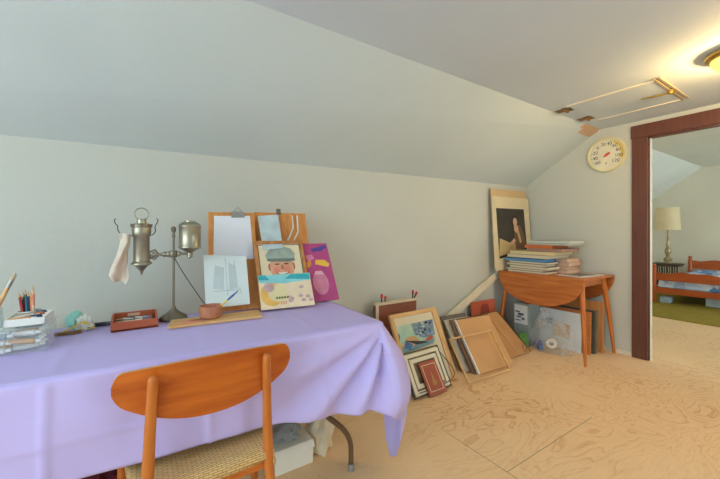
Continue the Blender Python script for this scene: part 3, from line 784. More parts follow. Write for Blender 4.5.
# ================================================================== TABLE TOP ITEMS
# cutting board with bowl
t = thing('painting_board', (.295, 1.64, Z0), 'tan wooden board streaked with pink pastel, lying on the cloth', 'board')
mb = MB(); cb = [V((.095, 1.585, Z0+.001)), V((.474, 1.555, Z0+.001)), V((.496, 1.688, Z0+.001)), V((.115, 1.700, Z0+.001))]
mb.prism(cb, (0, 0, .011), TANX); obj('board', mb, t, .002)
mb = MB(); PNK = mat('pastel_pink', (226, 150, 128), .9, .1, 20)
for k in range(9):
    x = .13 + .011 * k; y = 1.60 + .06 * random.random(); a = random.uniform(-.3, .3)
    mb.prism([(x, y, Z0+.0122), (x+.07, y+.07*a, Z0+.0122), (x+.07, y+.07*a+.012, Z0+.0122), (x, y+.010, Z0+.0122)], (0, 0, .0006), PNK)
obj('pastel_streaks', mb, t)
t = thing('water_bowl', (.268, 1.645, Z0 + .0125), 'small reddish brown bowl holding a brush on the tan board', 'bowl')
mb = MB(); bz = Z0 + .0125; BW = glassy('bowl_amber', (196, 130, 96), .75, .25)
mb.lathe([(.034, 0), (.044, .006), (.048, .03), (.047, .055), (.044, .055), (.044, .03), (.040, .010), (0, .008)], (.268, 1.645, bz), BW, 32); obj('body', mb, t)
mb = MB(); mb.lathe([(.0435, .012), (.0435, .038), (0, .038)], (.268, 1.645, bz), mat('paint_water', (186, 116, 84), .3), 28); obj('paint_water', mb, t)
t = thing('paintbrush', (.275, 1.635, bz + .015), 'yellow and blue handled paintbrush standing in the bowl', 'brush')
b0 = V((.262, 1.638, bz + .012)); b1 = onY(238, 291, 1.62)
mb = MB(); mb.tube([b0.lerp(b1, .30), b0.lerp(b1, .62)], [.004, .004], mat('handle_yellow', (226, 190, 60), .4)); obj('ferrule', mb, t)
mb = MB(); mb.tube([b0.lerp(b1, .62), b0.lerp(b1, .8), b1], [.004, .005, .002], mat('handle_blue', (60, 96, 160), .4)); obj('handle', mb, t)
mb = MB(); mb.tube([b0, b0.lerp(b1, .15), b0.lerp(b1, .30)], [.001, .006, .004], mat('bristle_brown', (120, 80, 50), .8)); obj('bristles', mb, t)

# red-brown box of pastels
t = thing('pastel_box', (-.015, 1.725, Z0), 'open reddish wooden box full of pastel sticks and tubes', 'box')
RW = wood('red_wood', (182, 96, 62), (156, 74, 46), 'X', .5)
x0, x1, y0, y1, h = -.098, .064, 1.66, 1.80, .036
mb = MB(); mb.box((x0, y0, Z0), (x1, y1, Z0 + .006), RW); obj('base', mb, t)
for q in ((x0, y0, x1, y0+.008, h), (x0, y1-.008, x1, y1, h + .012)):
    mb = MB(); mb.box((q[0], q[1], Z0), (q[2], q[3], Z0 + q[4]), RW); obj('side_panel', mb, t, .0015)
for X in (x0, x1 - .008):
    mb = MB(); mb.prism([(X, y0+.008, Z0), (X, y1-.008, Z0), (X, y1-.008, Z0+h+.012), (X, (y0+y1)/2, Z0+h+.014), (X, y0+.008, Z0+h)], (.008, 0, 0), RW); obj('side_panel', mb, t, .0015)
mb = MB(); mb.box((-.05, y1-.002, Z0+.034), (.0, y1+.001, Z0+.044), mat('pale_label', (206, 170, 140), .7)); mb.box((-.045, 1.7905, Z0+.030), (.0, 1.7925, Z0+.042), mat('pale_label', (206, 170, 140), .7)); obj('handle_slot', mb, t)
cols = [(70, 70, 72), (206, 200, 190), (140, 120, 100), (110, 130, 150), (190, 150, 110), (90, 84, 80), (220, 214, 200), (150, 90, 70)]
names = {0: 'charcoal', 1: 'off-white', 2: 'taupe', 3: 'slate blue', 4: 'tan', 5: 'dark brown', 6: 'ivory', 7: 'rust'}
for k in range(16):
    x = -.080 + (k % 4) * .033 + random.uniform(-.004, .004); y = 1.685 + (k // 4) * .026 + random.uniform(-.003, .003); a = random.uniform(-.5, .5)
    c = k % 8; d = V((math.cos(a), math.sin(a), .08 * random.uniform(-1, 1))) * .018
    p = V((x + .01, y, Z0 + .024 + .004 * (k % 2)))
    mb = MB(); mb.tube([p - d, p + d], .0065, mat('pastel_%d' % c, cols[c], .8), 10)
    tag(obj('pastel_stick', mb), 'one of the short pastel sticks jumbled in the reddish wooden box', 'pastel', 'pastel sticks in the reddish box')

# clear plastic box with paint tubes, tray on top
bx0, bx1, by0, by1, bh = -.47, -.262, 1.53, 1.68, .080
t = thing('storage_box', ((bx0+bx1)/2, (by0+by1)/2, Z0), 'clear plastic storage box full of paint tubes at the table end', 'box')
CLR = glassy('clear_plastic', (214, 224, 222), .10, .08)
mb = MB(); w = .003
for lo, hi in (((bx0,by0,Z0),(bx1,by1,Z0+w)), ((bx0,by0,Z0),(bx1,by0+w,Z0+bh)), ((bx0,by1-w,Z0),(bx1,by1,Z0+bh)), ((bx0,by0,Z0),(bx0+w,by1,Z0+bh)), ((bx1-w,by0,Z0),(bx1,by1,Z0+bh))): mb.box(lo, hi, CLR)
obj('tub', mb, t)
mb = MB(); mb.box((bx0-.004, by0-.004, Z0+bh), (bx1+.004, by1+.004, Z0+bh+.006), glassy('clear_lid', (206, 222, 218), .22, .12)); obj('lid', mb, t)
tcs = [((228,226,220),(240,240,236)), ((208,210,206),(240,240,236)), ((196,148,92),(240,240,236)), ((222,214,200),(235,235,230)), ((150,160,170),(240,240,236))]
def paint_tube(p, d, r, l, body, cap, label, grp):
    d = V(d).normalized(); tt = thing('paint_tube', p, label, 'paint tube', grp)
    mb = MB(); mb.tube([p - d*l*.5, p - d*l*.2, p + d*l*.28, p + d*l*.34], [r*.5, r, r, r*.45], body, 10); obj('tube_body', mb, tt)
    mb = MB(); mb.tube([p + d*l*.34, p + d*l*.5], [r*.62, r*.55], cap, 10); obj('cap', mb, tt)
for k in range(21):
    c = tcs[k % 5]; lvl = k // 7
    p = V((-.385 + (k % 2) * .070 + random.uniform(-.008, .008), by0 + .020 + (k % 7) * .018, Z0 + .014 + lvl * .022))
    paint_tube(p, (1, random.uniform(-.35, .35), random.uniform(-.1, .1)), .0095, .080, mat('tube_%d' % (k % 5), c[0], .4), mat('tube_cap', (240, 240, 236), .4), 'white capped paint tube lying inside the clear storage box', 'paint tubes in the clear box')
TR0 = Z0 + bh + .0065
t = thing('tray', (-.318, 1.60, TR0), 'white tray of paint tubes set on the clear storage box', 'tray')
tx0, tx1, ty0, ty1 = -.370, -.268, 1.54, 1.67
mb = MB(); mb.box((tx0, ty0, TR0), (tx1, ty1, TR0 + .004), WHITE)
for lo, hi in (((tx0,ty0,TR0),(tx1,ty0+.004,TR0+.026)), ((tx0,ty1-.004,TR0),(tx1,ty1,TR0+.026)), ((tx0,ty0,TR0),(tx0+.004,ty1,TR0+.026)), ((tx1-.004,ty0,TR0),(tx1,ty1,TR0+.026))): mb.box(lo, hi, WHITE)
obj('body', mb, t, .0015)
tr = [((196,140,84),'ochre'), ((44,62,92),'navy'), ((210,204,196),'white'), ((186,96,60),'rust'), ((160,150,130),'olive'), ((46,66,88),'dark blue')]
for k, (c, nm) in enumerate(tr):
    p = V((-.330 + (k % 2) * .022, 1.556 + k * .018, TR0 + .021)); 
    paint_tube(p, (1, random.uniform(-.3, .3), .05), .009, .075, mat('tray_tube_%s' % nm, c, .4), mat('tube_cap', (240, 240, 236), .4), nm + ' paint tube lying in the white tray', 'paint tubes in the tray')
# pencil cup
pc = V((-.352, 1.775, Z0))
t = thing('pencil_cup', pc, 'tall white cup of coloured pencils behind the tray', 'cup')
mb = MB(); mb.lathe([(.030, 0), (.032, .004), (.035, .098), (.032, .098), (.029, .006), (0, .006)], pc, mat('cup_white', (214, 224, 222), .35), 28); obj('body', mb, t)
pcs = [((186,60,56),'red',18.5,284), ((44,74,110),'navy',21,287), ((150,52,60),'dark red',23,284), ((38,120,130),'teal',25,281), ((40,60,90),'dark blue',28,283), ((226,140,90),'orange',31,284), ((214,120,90),'coral',33.5,281), ((230,200,170),'pale wood',33,277)]
for k, (c, nm, pxx, pyy) in enumerate(pcs):
    a = 2 * PI * k / len(pcs); b0 = pc + V((-.010 + .003 * k, .009 * math.sin(a * 2), .008)); b1 = onY(pxx, pyy + 8, 1.775 + .016 * math.sin(a))
    t = thing('coloured_pencil', b0, nm + ' pencil standing in the tall white cup', 'pencil', 'coloured pencils in the white cup')
    mm = mat('pencil_' + nm.replace(' ', '_'), c, .4); mb = MB(); mb.tube([b0, b0.lerp(b1, .88)], .0042, mm, 6); obj('barrel', mb, t)
    mb = MB(); mb.tube([b0.lerp(b1, .88), b0.lerp(b1, .97), b1], [.0042, .0016, .0004], mat('pencil_wood', (214, 178, 130), .6), 6); obj('tip', mb, t)
# big brush in a glass jar at the table end
jc = V((-.475, 1.79, Z0))
t = thing('glass_jar', jc, 'glass jar holding a big paintbrush at the left table end', 'jar')
mb = MB(); mb.lathe([(.040, 0), (.045, .006), (.046, .11), (.040, .125), (.042, .14), (.039, .14), (.037, .125), (.043, .108), (.042, .008), (0, .006)], jc, glassy('jar_glass', (206, 220, 216), .28, .06), 32); obj('body', mb, t)
mb = MB(); mb.lathe([(.0415, .009), (.0418, .06), (0, .06)], jc, mat('cloudy_water', (168, 172, 160), .3), 28); obj('rinse_water', mb, t)
b0 = jc + V((-.01, -.01, .01)); b1 = onY(15.5, 273, 1.74)
t = thing('paintbrush', b0, 'large tan handled paintbrush leaning out of the glass jar', 'brush')
mb = MB(); mb.tube([b0, b0.lerp(b1, .4), b0.lerp(b1, .78)], [.004, .0085, .006], TANZ, 12); obj('handle', mb, t)
mb = MB(); mb.tube([b0.lerp(b1, .78), b0.lerp(b1, .90)], [.0065, .007], STEEL, 12); obj('ferrule', mb, t)
mb = MB(); mb.tube([b0.lerp(b1, .90), b0.lerp(b1, .96), b1], [.0068, .007, .002], mat('bristle_pale', (196, 178, 150), .8), 12); obj('bristles', mb, t)
# teal cup, crumpled tissue, yellow triangle, strip, marker
mb = MB(); mb.blob((-.222, 1.79, Z0 + .036), (.026, .022, .036), mat('teal_plastic', (140, 200, 184), .4, .1), .35, 6, seed=4, floor=Z0)
tag(obj('plastic_bag', mb), 'crumpled teal plastic bag behind the yellow triangle ruler', 'bag')
mb = MB(); mb.blob((-.186, 1.765, Z0 + .024), (.026, .022, .030), mat('tissue_white', (214, 214, 208), .9), .5, 8, seed=6, floor=Z0)
tag(obj('tissue', mb), 'crumpled white tissue beside the teal bag', 'tissue')
YLP = mat('yellow_plastic', (214, 196, 60), .4)
mb = MB()
tri = [V((-.268, 1.735, Z0 + .004)), V((-.150, 1.748, Z0 + .006)), V((-.188, 1.742, Z0 + .042))]
cen = sum(tri, V()) / 3; inn = [cen + (p - cen) * .68 for p in tri]
for i in range(3):
    j = (i + 1) % 3; mb.prism([tri[i], tri[j], inn[j], inn[i]], (0, .003, 0), YLP)
tag(obj('triangle_ruler', mb), 'yellow plastic triangle ruler standing against the white tissue', 'ruler')
mb = MB(); mb.box((-.275, 1.715, Z0), (-.195, 1.735, Z0 + .010), wood('dark_strip', (128, 96, 56), (104, 76, 40), 'X'))
tag(obj('wood_strip', mb), 'small dark wooden strip lying before the yellow triangle ruler', 'strip')
t = thing('marker_pen', (-.125, 1.79, Z0), 'dark grey marker pen lying left of the reddish box', 'pen')
mb = MB(); mb.tube([(-.185, 1.80, Z0+.0085), (-.12, 1.795, Z0+.0085)], .0085, DARK, 12); obj('barrel', mb, t)
mb = MB(); mb.tube([(-.12, 1.795, Z0+.0085), (-.105, 1.794, Z0+.0085)], [.0092, .0085], mat('marker_cap', (84, 88, 96), .4), 12); obj('cap', mb, t)

# ================================================================== FLOOR ART, LEFT STACK
# upright crate with red tipped brushes behind
cx0, cx1 = 1.535, 1.955
t = thing('brush_crate', ((cx0+cx1)/2, 2.14, 0), 'upright reddish wooden box behind the landscape, red tipped brushes on top', 'box')
RC = wood('crate_wood', (150, 92, 68), (126, 72, 52), 'X', .6)
mb = MB(); mb.box((cx0, 2.13, 0), (cx1, 2.17, .575), RC); obj('box_body', mb, t, .003)
mb = MB(); mb.box((cx0-.004, 2.126, .570), (cx1+.004, 2.174, .590), mat('crate_rim', (206, 190, 164), .6)); obj('lid', mb, t, .002)
mb = MB(); mb.box((cx0-.004, 2.122, 0), (cx0+.02, 2.13, .57), mat('crate_edge', (206, 196, 176), .6)); obj('edge_strip', mb, t)
BRR = mat('brush_red', (196, 62, 60), .5)
for pxx, pyy in ((382, 294), (385.5, 296), (413, 290), (417, 292)):
    p1 = onY(pxx, pyy, 2.15); p0 = V((min(p1.x - .004, cx1 - .008), 2.15, .590))
    t = thing('red_brush', p0, 'one of the red tipped brushes standing on the upright reddish box', 'brush', 'red tipped brushes on the box')
    mb = MB(); mb.tube([p0, p0.lerp(p1, .5)], .006, DARK, 8); obj('handle', mb, t)
    mb = MB(); mb.tube([p0.lerp(p1, .5), p1], [.011, .009], BRR, 10); obj('red_end', mb, t)

A = Panel(1.823, 1.78, .493, .561, 1.2, 25.0, .003)
t = thing('framed_landscape', A.base, 'landscape painting in a wide tan wood frame leaning on the floor', 'painting')
mb = MB(); A.box(mb, 0, 0, A.w, .03, -.004, .02, TANX); A.box(mb, 0, A.h-.03, A.w, A.h, -.004, .02, TANX); obj('frame_rail', mb, t, .002)
mb = MB(); A.box(mb, 0, .03, .03, A.h-.03, -.004, .02, TANZ); A.box(mb, A.w-.055, .03, A.w, A.h-.03, -.004, .02, TANZ); obj('frame_stile', mb, t, .002)
mb = MB(); A.box(mb, .03, .03, A.w-.055, A.h-.03, .004, .012, mat('mat_board', (214, 204, 176), .8, .04)); obj('mat_board', mb, t)
mb = MB()
qa = [pan_uv(A, *p) for p in ((402.5, 354.5), (436.5, 342), (432.5, 319), (392, 327.5))]
def bq(Q, a, b): return tuple((Q[0][k]*(1-a)+Q[1][k]*a)*(1-b) + (Q[3][k]*(1-a)+Q[2][k]*a)*b for k in (0, 1))
def shp(P_, Q, mb, pts, n, m, tck=.0005): P_.poly(mb, [bq(Q, *p) for p in pts], n, m, tck)
SKY = mat('paint_sky', (148, 190, 182), .8, .08, 12, c2=(190, 204, 170)); DK = mat('paint_dark', (56, 58, 62), .8, .2, 20); BLU = mat('paint_blue', (76, 110, 160), .8, .2, 30); TAN = mat('paint_tan', (196, 160, 112), .8, .15, 16); LF = mat('paint_leaf', (70, 92, 110), .8, .35, 60, c2=(150, 170, 186)); RDD = mat('paint_rust', (190, 96, 76), .8)
shp(A, qa, mb, [(0,0),(1,0),(1,1),(0,1)], .0034, SKY, .0006)
shp(A, qa, mb, [(0,0),(.9,0),(.98,.2),(.5,.24),(0,.3)], .0026, mat('paint_water2', (120, 150, 156), .8, .15, 20))
shp(A, qa, mb, [(.05,.25),(.28,.55),(.45,.50),(.55,.30),(.35,.15)], .0022, TAN)
shp(A, qa, mb, [(.10,.18),(.20,.42),(.34,.22),(.25,.05)], .0018, BLU)
shp(A, qa, mb, [(.18,.42),(.40,.33),(.62,.22),(.80,.10),(.45,.16)], .0014, DK)
shp(A, qa, mb, [(.44,.98),(1,1),(1,.36),(.86,.26),(.66,.34),(.48,.52)], .0018, LF)
for k in range(14):
    x = .52 + .44*random.random(); y = .45 + .5*random.random()
    shp(A, qa, mb, ell(x,y,.035,.05,8), .0012-.0002*(k%3), [BLU, DK, SKY][k % 3], .0004)
shp(A, qa, mb, [(.66,.22),(.86,.36),(.96,.26),(.84,.16)], .0010, RDD)
shp(A, qa, mb, [(.0,.80),(.12,.70),(.06,.45),(0,.42)], .0018, LF)
obj('picture', mb, t)
mb = MB(); wr = [(437, 350), (447, 362), (456, 372), (457, 382), (446, 389), (430, 394), (414, 399)]
mb.tube(bez([A.M @ V((pan_uv(A, *p)[0]*A.w, max(.004, pan_uv(A, *p)[1]*A.h), -.012 if i < 3 else -.075)) for i, p in enumerate(wr)], 24), .0028, BLACKM, 6); obj('hanging_wire', mb, t)

A2 = Panel(1.745, 1.715, .375, .30, 2.0, 29, .003)
t = thing('empty_frame', A2.base, 'cream and black picture frame without a picture below the landscape', 'picture frame')
q2 = [pan_uv(A2, *p) for p in ((411.5, 399), (450.5, 381), (434, 350), (401, 358.5))]
u0, u1 = .0, A2.w
mb = MB(); A2.frame(mb, .008, -.001, .014, mat('dark_moulding', (84, 76, 66), .5)); ob = obj('outer_moulding', mb, t); ob['label'] = 'dark outer moulding'
mb = MB()
IV = mat('ivory_moulding', (222, 214, 190), .5, .04)
for b0_, b1_, n0, n1 in ((.014, .040, -.004, .010), (.052, .080, -.002, .008)):
    for q in ((b0_, b0_, A2.w-b0_, b1_), (b0_, A2.h-b1_, A2.w-b0_, A2.h-b0_), (b0_, b1_, b1_, A2.h-b1_), (A2.w-b1_, b1_, A2.w-b0_, A2.h-b1_)): A2.box(mb, q[0], q[1], q[2], q[3], n0, n1, IV)
obj('inner_moulding', mb, t)
mb = MB(); A2.box(mb, .012, .012, A2.w-.012, A2.h-.012, .010, .013, mat('frame_backing', (150, 134, 106), .8, .3, 12, c2=(104, 90, 72))); obj('backing', mb, t)
AL = Panel(1.756, 1.682, .165, .225, .8, 33, .004)
t = thing('album', AL.base, 'red brown album with a white line border before the cream frame', 'album')
RBK = mat('album_red', (164, 84, 62), .6, .08, 12)
mb = MB(); AL.box(mb, 0, 0, AL.w, AL.h, 0, .014, RBK); obj('cover', mb, t, .002)
mb = MB()
for q in ((.018,.022,AL.w-.018,.026), (.018,AL.h-.026,AL.w-.018,AL.h-.022), (.018,.022,.022,AL.h-.022), (AL.w-.022,.022,AL.w-.018,AL.h-.022)): A2 and AL.box(mb, q[0], q[1], q[2], q[3], -.0008, 0.0002, CREAM)
obj('border_line', mb, t)
mb = MB(); AL.poly(mb, ell(.5,.35,.10,.10,14), -.0001, mat('gilt', (190, 150, 80), .5), .0006); AL.poly(mb, [(.45,.30),(.55,.30),(.52,.62),(.48,.62)], -.0001, mat('gilt', (190, 150, 80), .5), .0006); obj('emblem', mb, t)

# ================================================================== FLOOR ART, RIGHT STACK
# canvases whose left edges show in the shade
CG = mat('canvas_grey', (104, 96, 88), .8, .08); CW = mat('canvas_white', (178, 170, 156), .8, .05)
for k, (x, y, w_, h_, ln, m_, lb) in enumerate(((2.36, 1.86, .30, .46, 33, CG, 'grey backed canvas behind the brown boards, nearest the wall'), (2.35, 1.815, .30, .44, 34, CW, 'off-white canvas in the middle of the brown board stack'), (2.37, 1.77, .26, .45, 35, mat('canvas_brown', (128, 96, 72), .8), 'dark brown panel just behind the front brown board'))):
    pn = Panel(x, y, w_, h_, -4, ln, .002)
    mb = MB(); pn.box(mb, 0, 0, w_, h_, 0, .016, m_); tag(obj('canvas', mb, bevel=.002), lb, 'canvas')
C1 = Panel(2.847, 1.80, .519, .467, 1.7, 48.4, .002)
t = thing('brown_board', C1.base, 'brown hardboard panel with dark right edge, leaning before the drop-leaf table', 'board')
mb = MB(); C1.box(mb, 0, 0, C1.w, C1.h, 0, .012, BROWND); obj('panel', mb, t, .001)
mb = MB(); C1.box(mb, C1.w-.008, 0, C1.w+.003, C1.h, -.003, .013, mat('dark_edge', (78, 54, 40), .7)); C1.box(mb, 0, C1.h-.004, C1.w, C1.h+.003, -.002, .013, mat('dark_edge', (78, 54, 40), .7)); obj('edging', mb, t)
mb = MB(); C1.box(mb, C1.w*.62, .02, C1.w*.65, C1.h-.02, -.008, 0, BROWNB); obj('batten', mb, t)
mb = MB(); mb.tube([C1.P(.93, .16, -.002), C1.P(.84, .10, -.010), C1.P(.82, .02, -.008), C1.P(.90, .03, -.004), C1.P(.97, .10, -.002)], .0025, BLACKM, 6); obj('hanging_wire', mb, t)
C2 = Panel(2.469, 1.72, .412, .459, -4.8, 36.1, .002)
t = thing('stretched_canvas', C2.base, 'brown backed stretched canvas with white left edge, front of the stack', 'canvas')
mb = MB(); C2.box(mb, .006, 0, C2.w, C2.h, 0, .016, BROWNB); obj('panel', mb, t, .002)
mb = MB(); C2.box(mb, -.004, 0, .007, C2.h, -.004, .017, WHITE); ob = obj('edge', mb, t); ob['label'] = 'white painted edge'
mb = MB(); C2.box(mb, .0, C2.h-.004, C2.w, C2.h+.002, -.003, .017, mat('dark_edge', (78, 54, 40), .7)); obj('edging', mb, t)
FQ = [V((2.0, 1.665, .004))]
Fp = Panel(2.30, 1.66, .50, .345, -3.0, 34.9, .002)
t = thing('thin_frame', Fp.base, 'thin bare wooden frame leaning in front of the brown canvas', 'picture frame')
for q in ((0, 0, Fp.w, .012), (0, Fp.h-.012, Fp.w, Fp.h)):
    mb = MB(); Fp.box(mb, q[0], q[1], q[2], q[3], -.006, .006, TANX); obj('rail', mb, t, .001)
for q in ((Fp.w-.016, .012, Fp.w, Fp.h-.012), (0, .012, .012, Fp.h-.012)):
    mb = MB(); Fp.box(mb, q[0], q[1], q[2], q[3], -.006, .006, TANZ); obj('stile', mb, t, .001)
# red folder by the wall
t = thing('red_folder', (2.945, 2.215, 0), 'red cardboard folder standing against the wall behind the brown boards', 'folder')
RFp = Panel(2.945, 2.19, .375, .44, 0, 3, .002)
mb = MB(); RFp.box(mb, 0, 0, RFp.w, RFp.h, 0, .010, mat('red_card', (186, 88, 60), .8, .06, 5)); obj('cover', mb, t, .001)
mb = MB(); RFp.poly(mb, [(.35,.45)] + ell(.55,.80,.18,.13,14,180,0)[::1] + [(.80,.45)], -.0002, mat('dark_red_shape', (138, 60, 46), .8), .0006); obj('dark_motif', mb, t)
# white lath along the wall
mb = MB(); a, b = onY(442, 325, 2.225), onY(505.5, 267.5, 2.225); a = a + (a - b) * ((a.z - .0) / (b.z - a.z))
d = (b - a).normalized(); nrm = V((0, 1, 0)).cross(d)
a = a + d * .09
mb.prism([a - nrm*.038, b - nrm*.038, b + nrm*.038, a + nrm*.038], (0, .022, 0), mat('lath_cream', (222, 212, 186), .6, .05))
tag(obj('lath', mb, bevel=.002), 'long cream wooden lath leaning diagonally along the wall', 'lath')

# ================================================================== DROP-LEAF TABLE
DX0, DX1, DY0_, DY1_, DTZ = 3.195, 3.765, 1.372, 2.19, .74
t = thing('drop_leaf_table', ((DX0+DX1)/2, (DY0_+DY1_)/2, 0), 'teak drop-leaf side table with rounded leaf and tapered legs', 'table')
mb = MB(); mb.box((DX0, DY0_, DTZ-.02), (DX1, DY1_, DTZ), TEAKY); obj('tabletop', mb, t, .003)
def leaf(X, d, depth, lean):
    mb = MB(); pts = []; n = 36; ym = (DY0_+DY1_)/2; hy = (DY1_-DY0_)/2
    for i in range(n + 1):
        a = PI * i / n
        c = math.cos(a); s = math.sin(a) ** .85
        pts.append((X + lean * s, ym + hy * c, DTZ - .004 - depth * s))
    mb.prism(pts, (d, 0, 0), TEAKY); return mb
obj('drop_leaf', leaf(DX0 - .004, -.018, .285, -.02), t, .002)
obj('drop_leaf', leaf(DX1 + .002, .016, .285, .0), t, .002)
mb = MB()
for lo, hi in (((DX0+.03, DY0_+.06, .655), (DX0+.048, DY1_-.06, DTZ-.02)), ((DX1-.06, DY0_+.06, .655), (DX1-.042, DY1_-.06, DTZ-.02)), ((DX0+.03, DY0_+.06, .655), (DX1-.042, DY0_+.078, DTZ-.02)), ((DX0+.03, DY1_-.078, .655), (DX1-.042, DY1_-.06, DTZ-.02))): mb.box(lo, hi, TEAKY)
obj('apron', mb, t)
for tx, ty, fx, fy in ((3.245, 1.425, 3.172, 1.362), (3.69, 1.43, 3.772, 1.372), (3.245, 2.135, 3.172, 2.195), (3.70, 2.135, 3.772, 2.195)):
    mb = MB(); mb.tube([(fx, fy, 0), (fx + (tx-fx)*.5, fy + (ty-fy)*.5, .36), (tx, ty, .66), (tx + (tx-fx)*.08, ty + (ty-fy)*.08, DTZ-.021)], [.011, .0185, .024, .022], TEAKZ, 16); obj('leg', mb, t)

# print leaning on the wall
PR = Panel(3.425, 2.165, .672, .866, 0, 3.6, DTZ + .001)
t = thing('portrait_print', PR.base, 'large old portrait print on cream mount leaning behind the books', 'print')
TB = mat('backing_tan', (204, 172, 128), .8, .05); MT = mat('mount_cream', (214, 198, 162), .8, .05)
mb = MB(); PR.box(mb, .002, 0, PR.w-.03, PR.h, .012, .018, TB); obj('backing_board', mb, t)
mb = MB(); PR.box(mb, 0, 0, PR.w, PR.h*.905, .0, .010, MT); obj('mount', mb, t)
mb = MB()
qp = [pan_uv(PR, *p) for p in ((499.5, 259), (527, 249), (523.6, 209.4), (496, 208))]
qp = [(max(.04, a), b) for a, b in qp]
DKB = mat('print_dark', (62, 56, 48), .7, .2, 5); DRS = mat('print_dress', (112, 84, 66), .7, .15, 12); SKN = mat('print_skin', (206, 166, 138), .7); CRM = mat('print_cream', (190, 164, 116), .7, .12, 12); HAIR = mat('print_hair', (48, 40, 34), .7)
shp(PR, qp, mb, [(0,0),(1,0),(1,1),(0,1)], -.0002, DKB, .0008)
shp(PR, qp, mb, [(.55,.05),(.98,.05),(.92,.38),(.80,.62),(.66,.62),(.56,.40)], -.0010, DRS)
shp(PR, qp, mb, [(.0,.05),(.60,.05),(.58,.22),(.40,.26),(.20,.34),(.05,.40)], -.0012, CRM)
shp(PR, qp, mb, ell(.63,.72,.11,.12,18), -.0012, HAIR); shp(PR, qp, mb, ell(.63,.70,.075,.095,18), -.0018, SKN)
shp(PR, qp, mb, [(.58,.62),(.70,.62),(.74,.52),(.64,.44),(.57,.52)], -.0018, SKN); shp(PR, qp, mb, [(.66,.48),(.74,.50),(.82,.22),(.76,.18)], -.0018, CRM)
shp(PR, qp, mb, [(.40,.26),(.56,.34),(.60,.26),(.44,.20)], -.0020, SKN)
obj('picture', mb, t)

# books
def book(x0, y0, x1, y1, z, h, cov, label, yaw=0., pages=(210, 196, 168), grp='books stacked on the drop-leaf table', hard=True):
    cx, cy = (x0+x1)/2, (y0+y1)/2
    M = Matrix.Translation((cx, cy, z)) @ Matrix.Rotation(math.radians(yaw), 4, 'Z'); w, l = (x1-x0)/2, (y1-y0)/2
    t = thing('book', (cx, cy, z), label, 'book', grp)
    cm = mat('cover_%d_%d_%d' % cov, cov, .5, .05, 8); pm = mat('pages_%d_%d_%d' % pages, pages, .85, .06, 3, stretch=(1, 1, 140))
    c = min(.003, h * .2)
    mb = MB(); mb.box((-w, -l, 0), (w, l, c), cm, M); mb.box((-w, -l, h-c), (w, l, h), cm, M); mb.box((w-.003, -l, 0), (w, l, h), cm, M); obj('cover', mb, t)
    mb = MB(); mb.box((-w+.004, -l+.004, c), (w-.004, l-.004, h-c), pm, M); obj('pages', mb, t)
    return z + h + .0004
z = DTZ + .0005
zl = z
for k, (dy, h, cv, lb) in enumerate(((0, .020, (150, 120, 96), 'cream magazine at the bottom of the near book stack'), (.022, .018, (126, 112, 98), 'dull beige magazine second from bottom of the near stack'), (-.02, .024, (170, 150, 124), 'pale cream book third from bottom of the near stack'), (.016, .022, (140, 116, 92), 'tan paged book just under the slim grey book in near stack'), (-.01, .020, (110, 104, 96), 'slim grey book just under the blue book'))):
    zl = book(3.205, 1.72 + dy, 3.435, 2.11 + dy, zl, h * 1.08, cv, lb, random.uniform(-1.5, 1.5))
zl = book(3.20, 1.735, 3.43, 2.135, zl, .026, (62, 118, 168), 'blue covered book in the middle of the near stack', 1.0, (90, 140, 180))
zr = z
for k, (dy, h, cv, lb) in enumerate(((0, .034, (196, 160, 136), 'pinkish tan book at the bottom of the far stack'), (.01, .030, (206, 176, 150), 'light pinkish book second from bottom of the far stack'), (-.012, .036, (186, 150, 124), 'brownish pink book third from bottom of the far stack'), (0, .031, (204, 170, 146), 'rosy beige book at the top of the far stack'))):
    zr = book(3.452, 1.64 + dy, 3.70, 2.00 + dy, zr, h * 1.1, cv, lb, random.uniform(-1, 1), (210, 176, 150))
zz = max(zl, zr)
zz = book(3.215, 1.70, 3.62, 2.125, zz, .034, (176, 156, 118), 'wide cream book lying across both stacks, lowest of those', -.8)
zz = book(3.225, 1.66, 3.62, 2.10, zz, .036, (170, 150, 108), 'wide yellowish cream book second across both stacks', .6, (214, 196, 150))
zz = book(3.26, 1.60, 3.60, 1.93, zz, .030, (138, 104, 92), 'mauve brown book under the orange one', 1.5, (170, 130, 112))
zz = book(3.25, 1.68, 3.55, 1.955, zz, .030, (206, 108, 54), 'orange covered book near the top of the stack', -1., (200, 110, 60))
zz = book(3.26, 1.56, 3.60, 1.93, zz, .020, (150, 148, 136), 'grey magazine second from the top of the stack', -2., (190, 184, 166))
zz = book(3.28, 1.555, 3.62, 1.94, zz, .020, (170, 174, 162), 'pale green grey magazine on top of the stack', 2., (206, 206, 192))
t = thing('magazine', (3.46, 1.53, z), 'open glossy magazine lying flat on the table beside the books', 'magazine')
M = Matrix.Translation((3.46, 1.535, z)) @ Matrix.Rotation(math.radians(-6), 4, 'Z')
mb = MB(); mb.box((-.19, -.115, 0), (.19, .095, .007), mat('magazine_white', (206, 202, 190), .5), M); obj('pages', mb, t)
mb = MB(); mb.box((-.15, -.09, .007), (.12, .07, .0078), mat('magazine_photo', (120, 112, 104), .4, .3, 18), M); obj('cover_photo', mb, t)

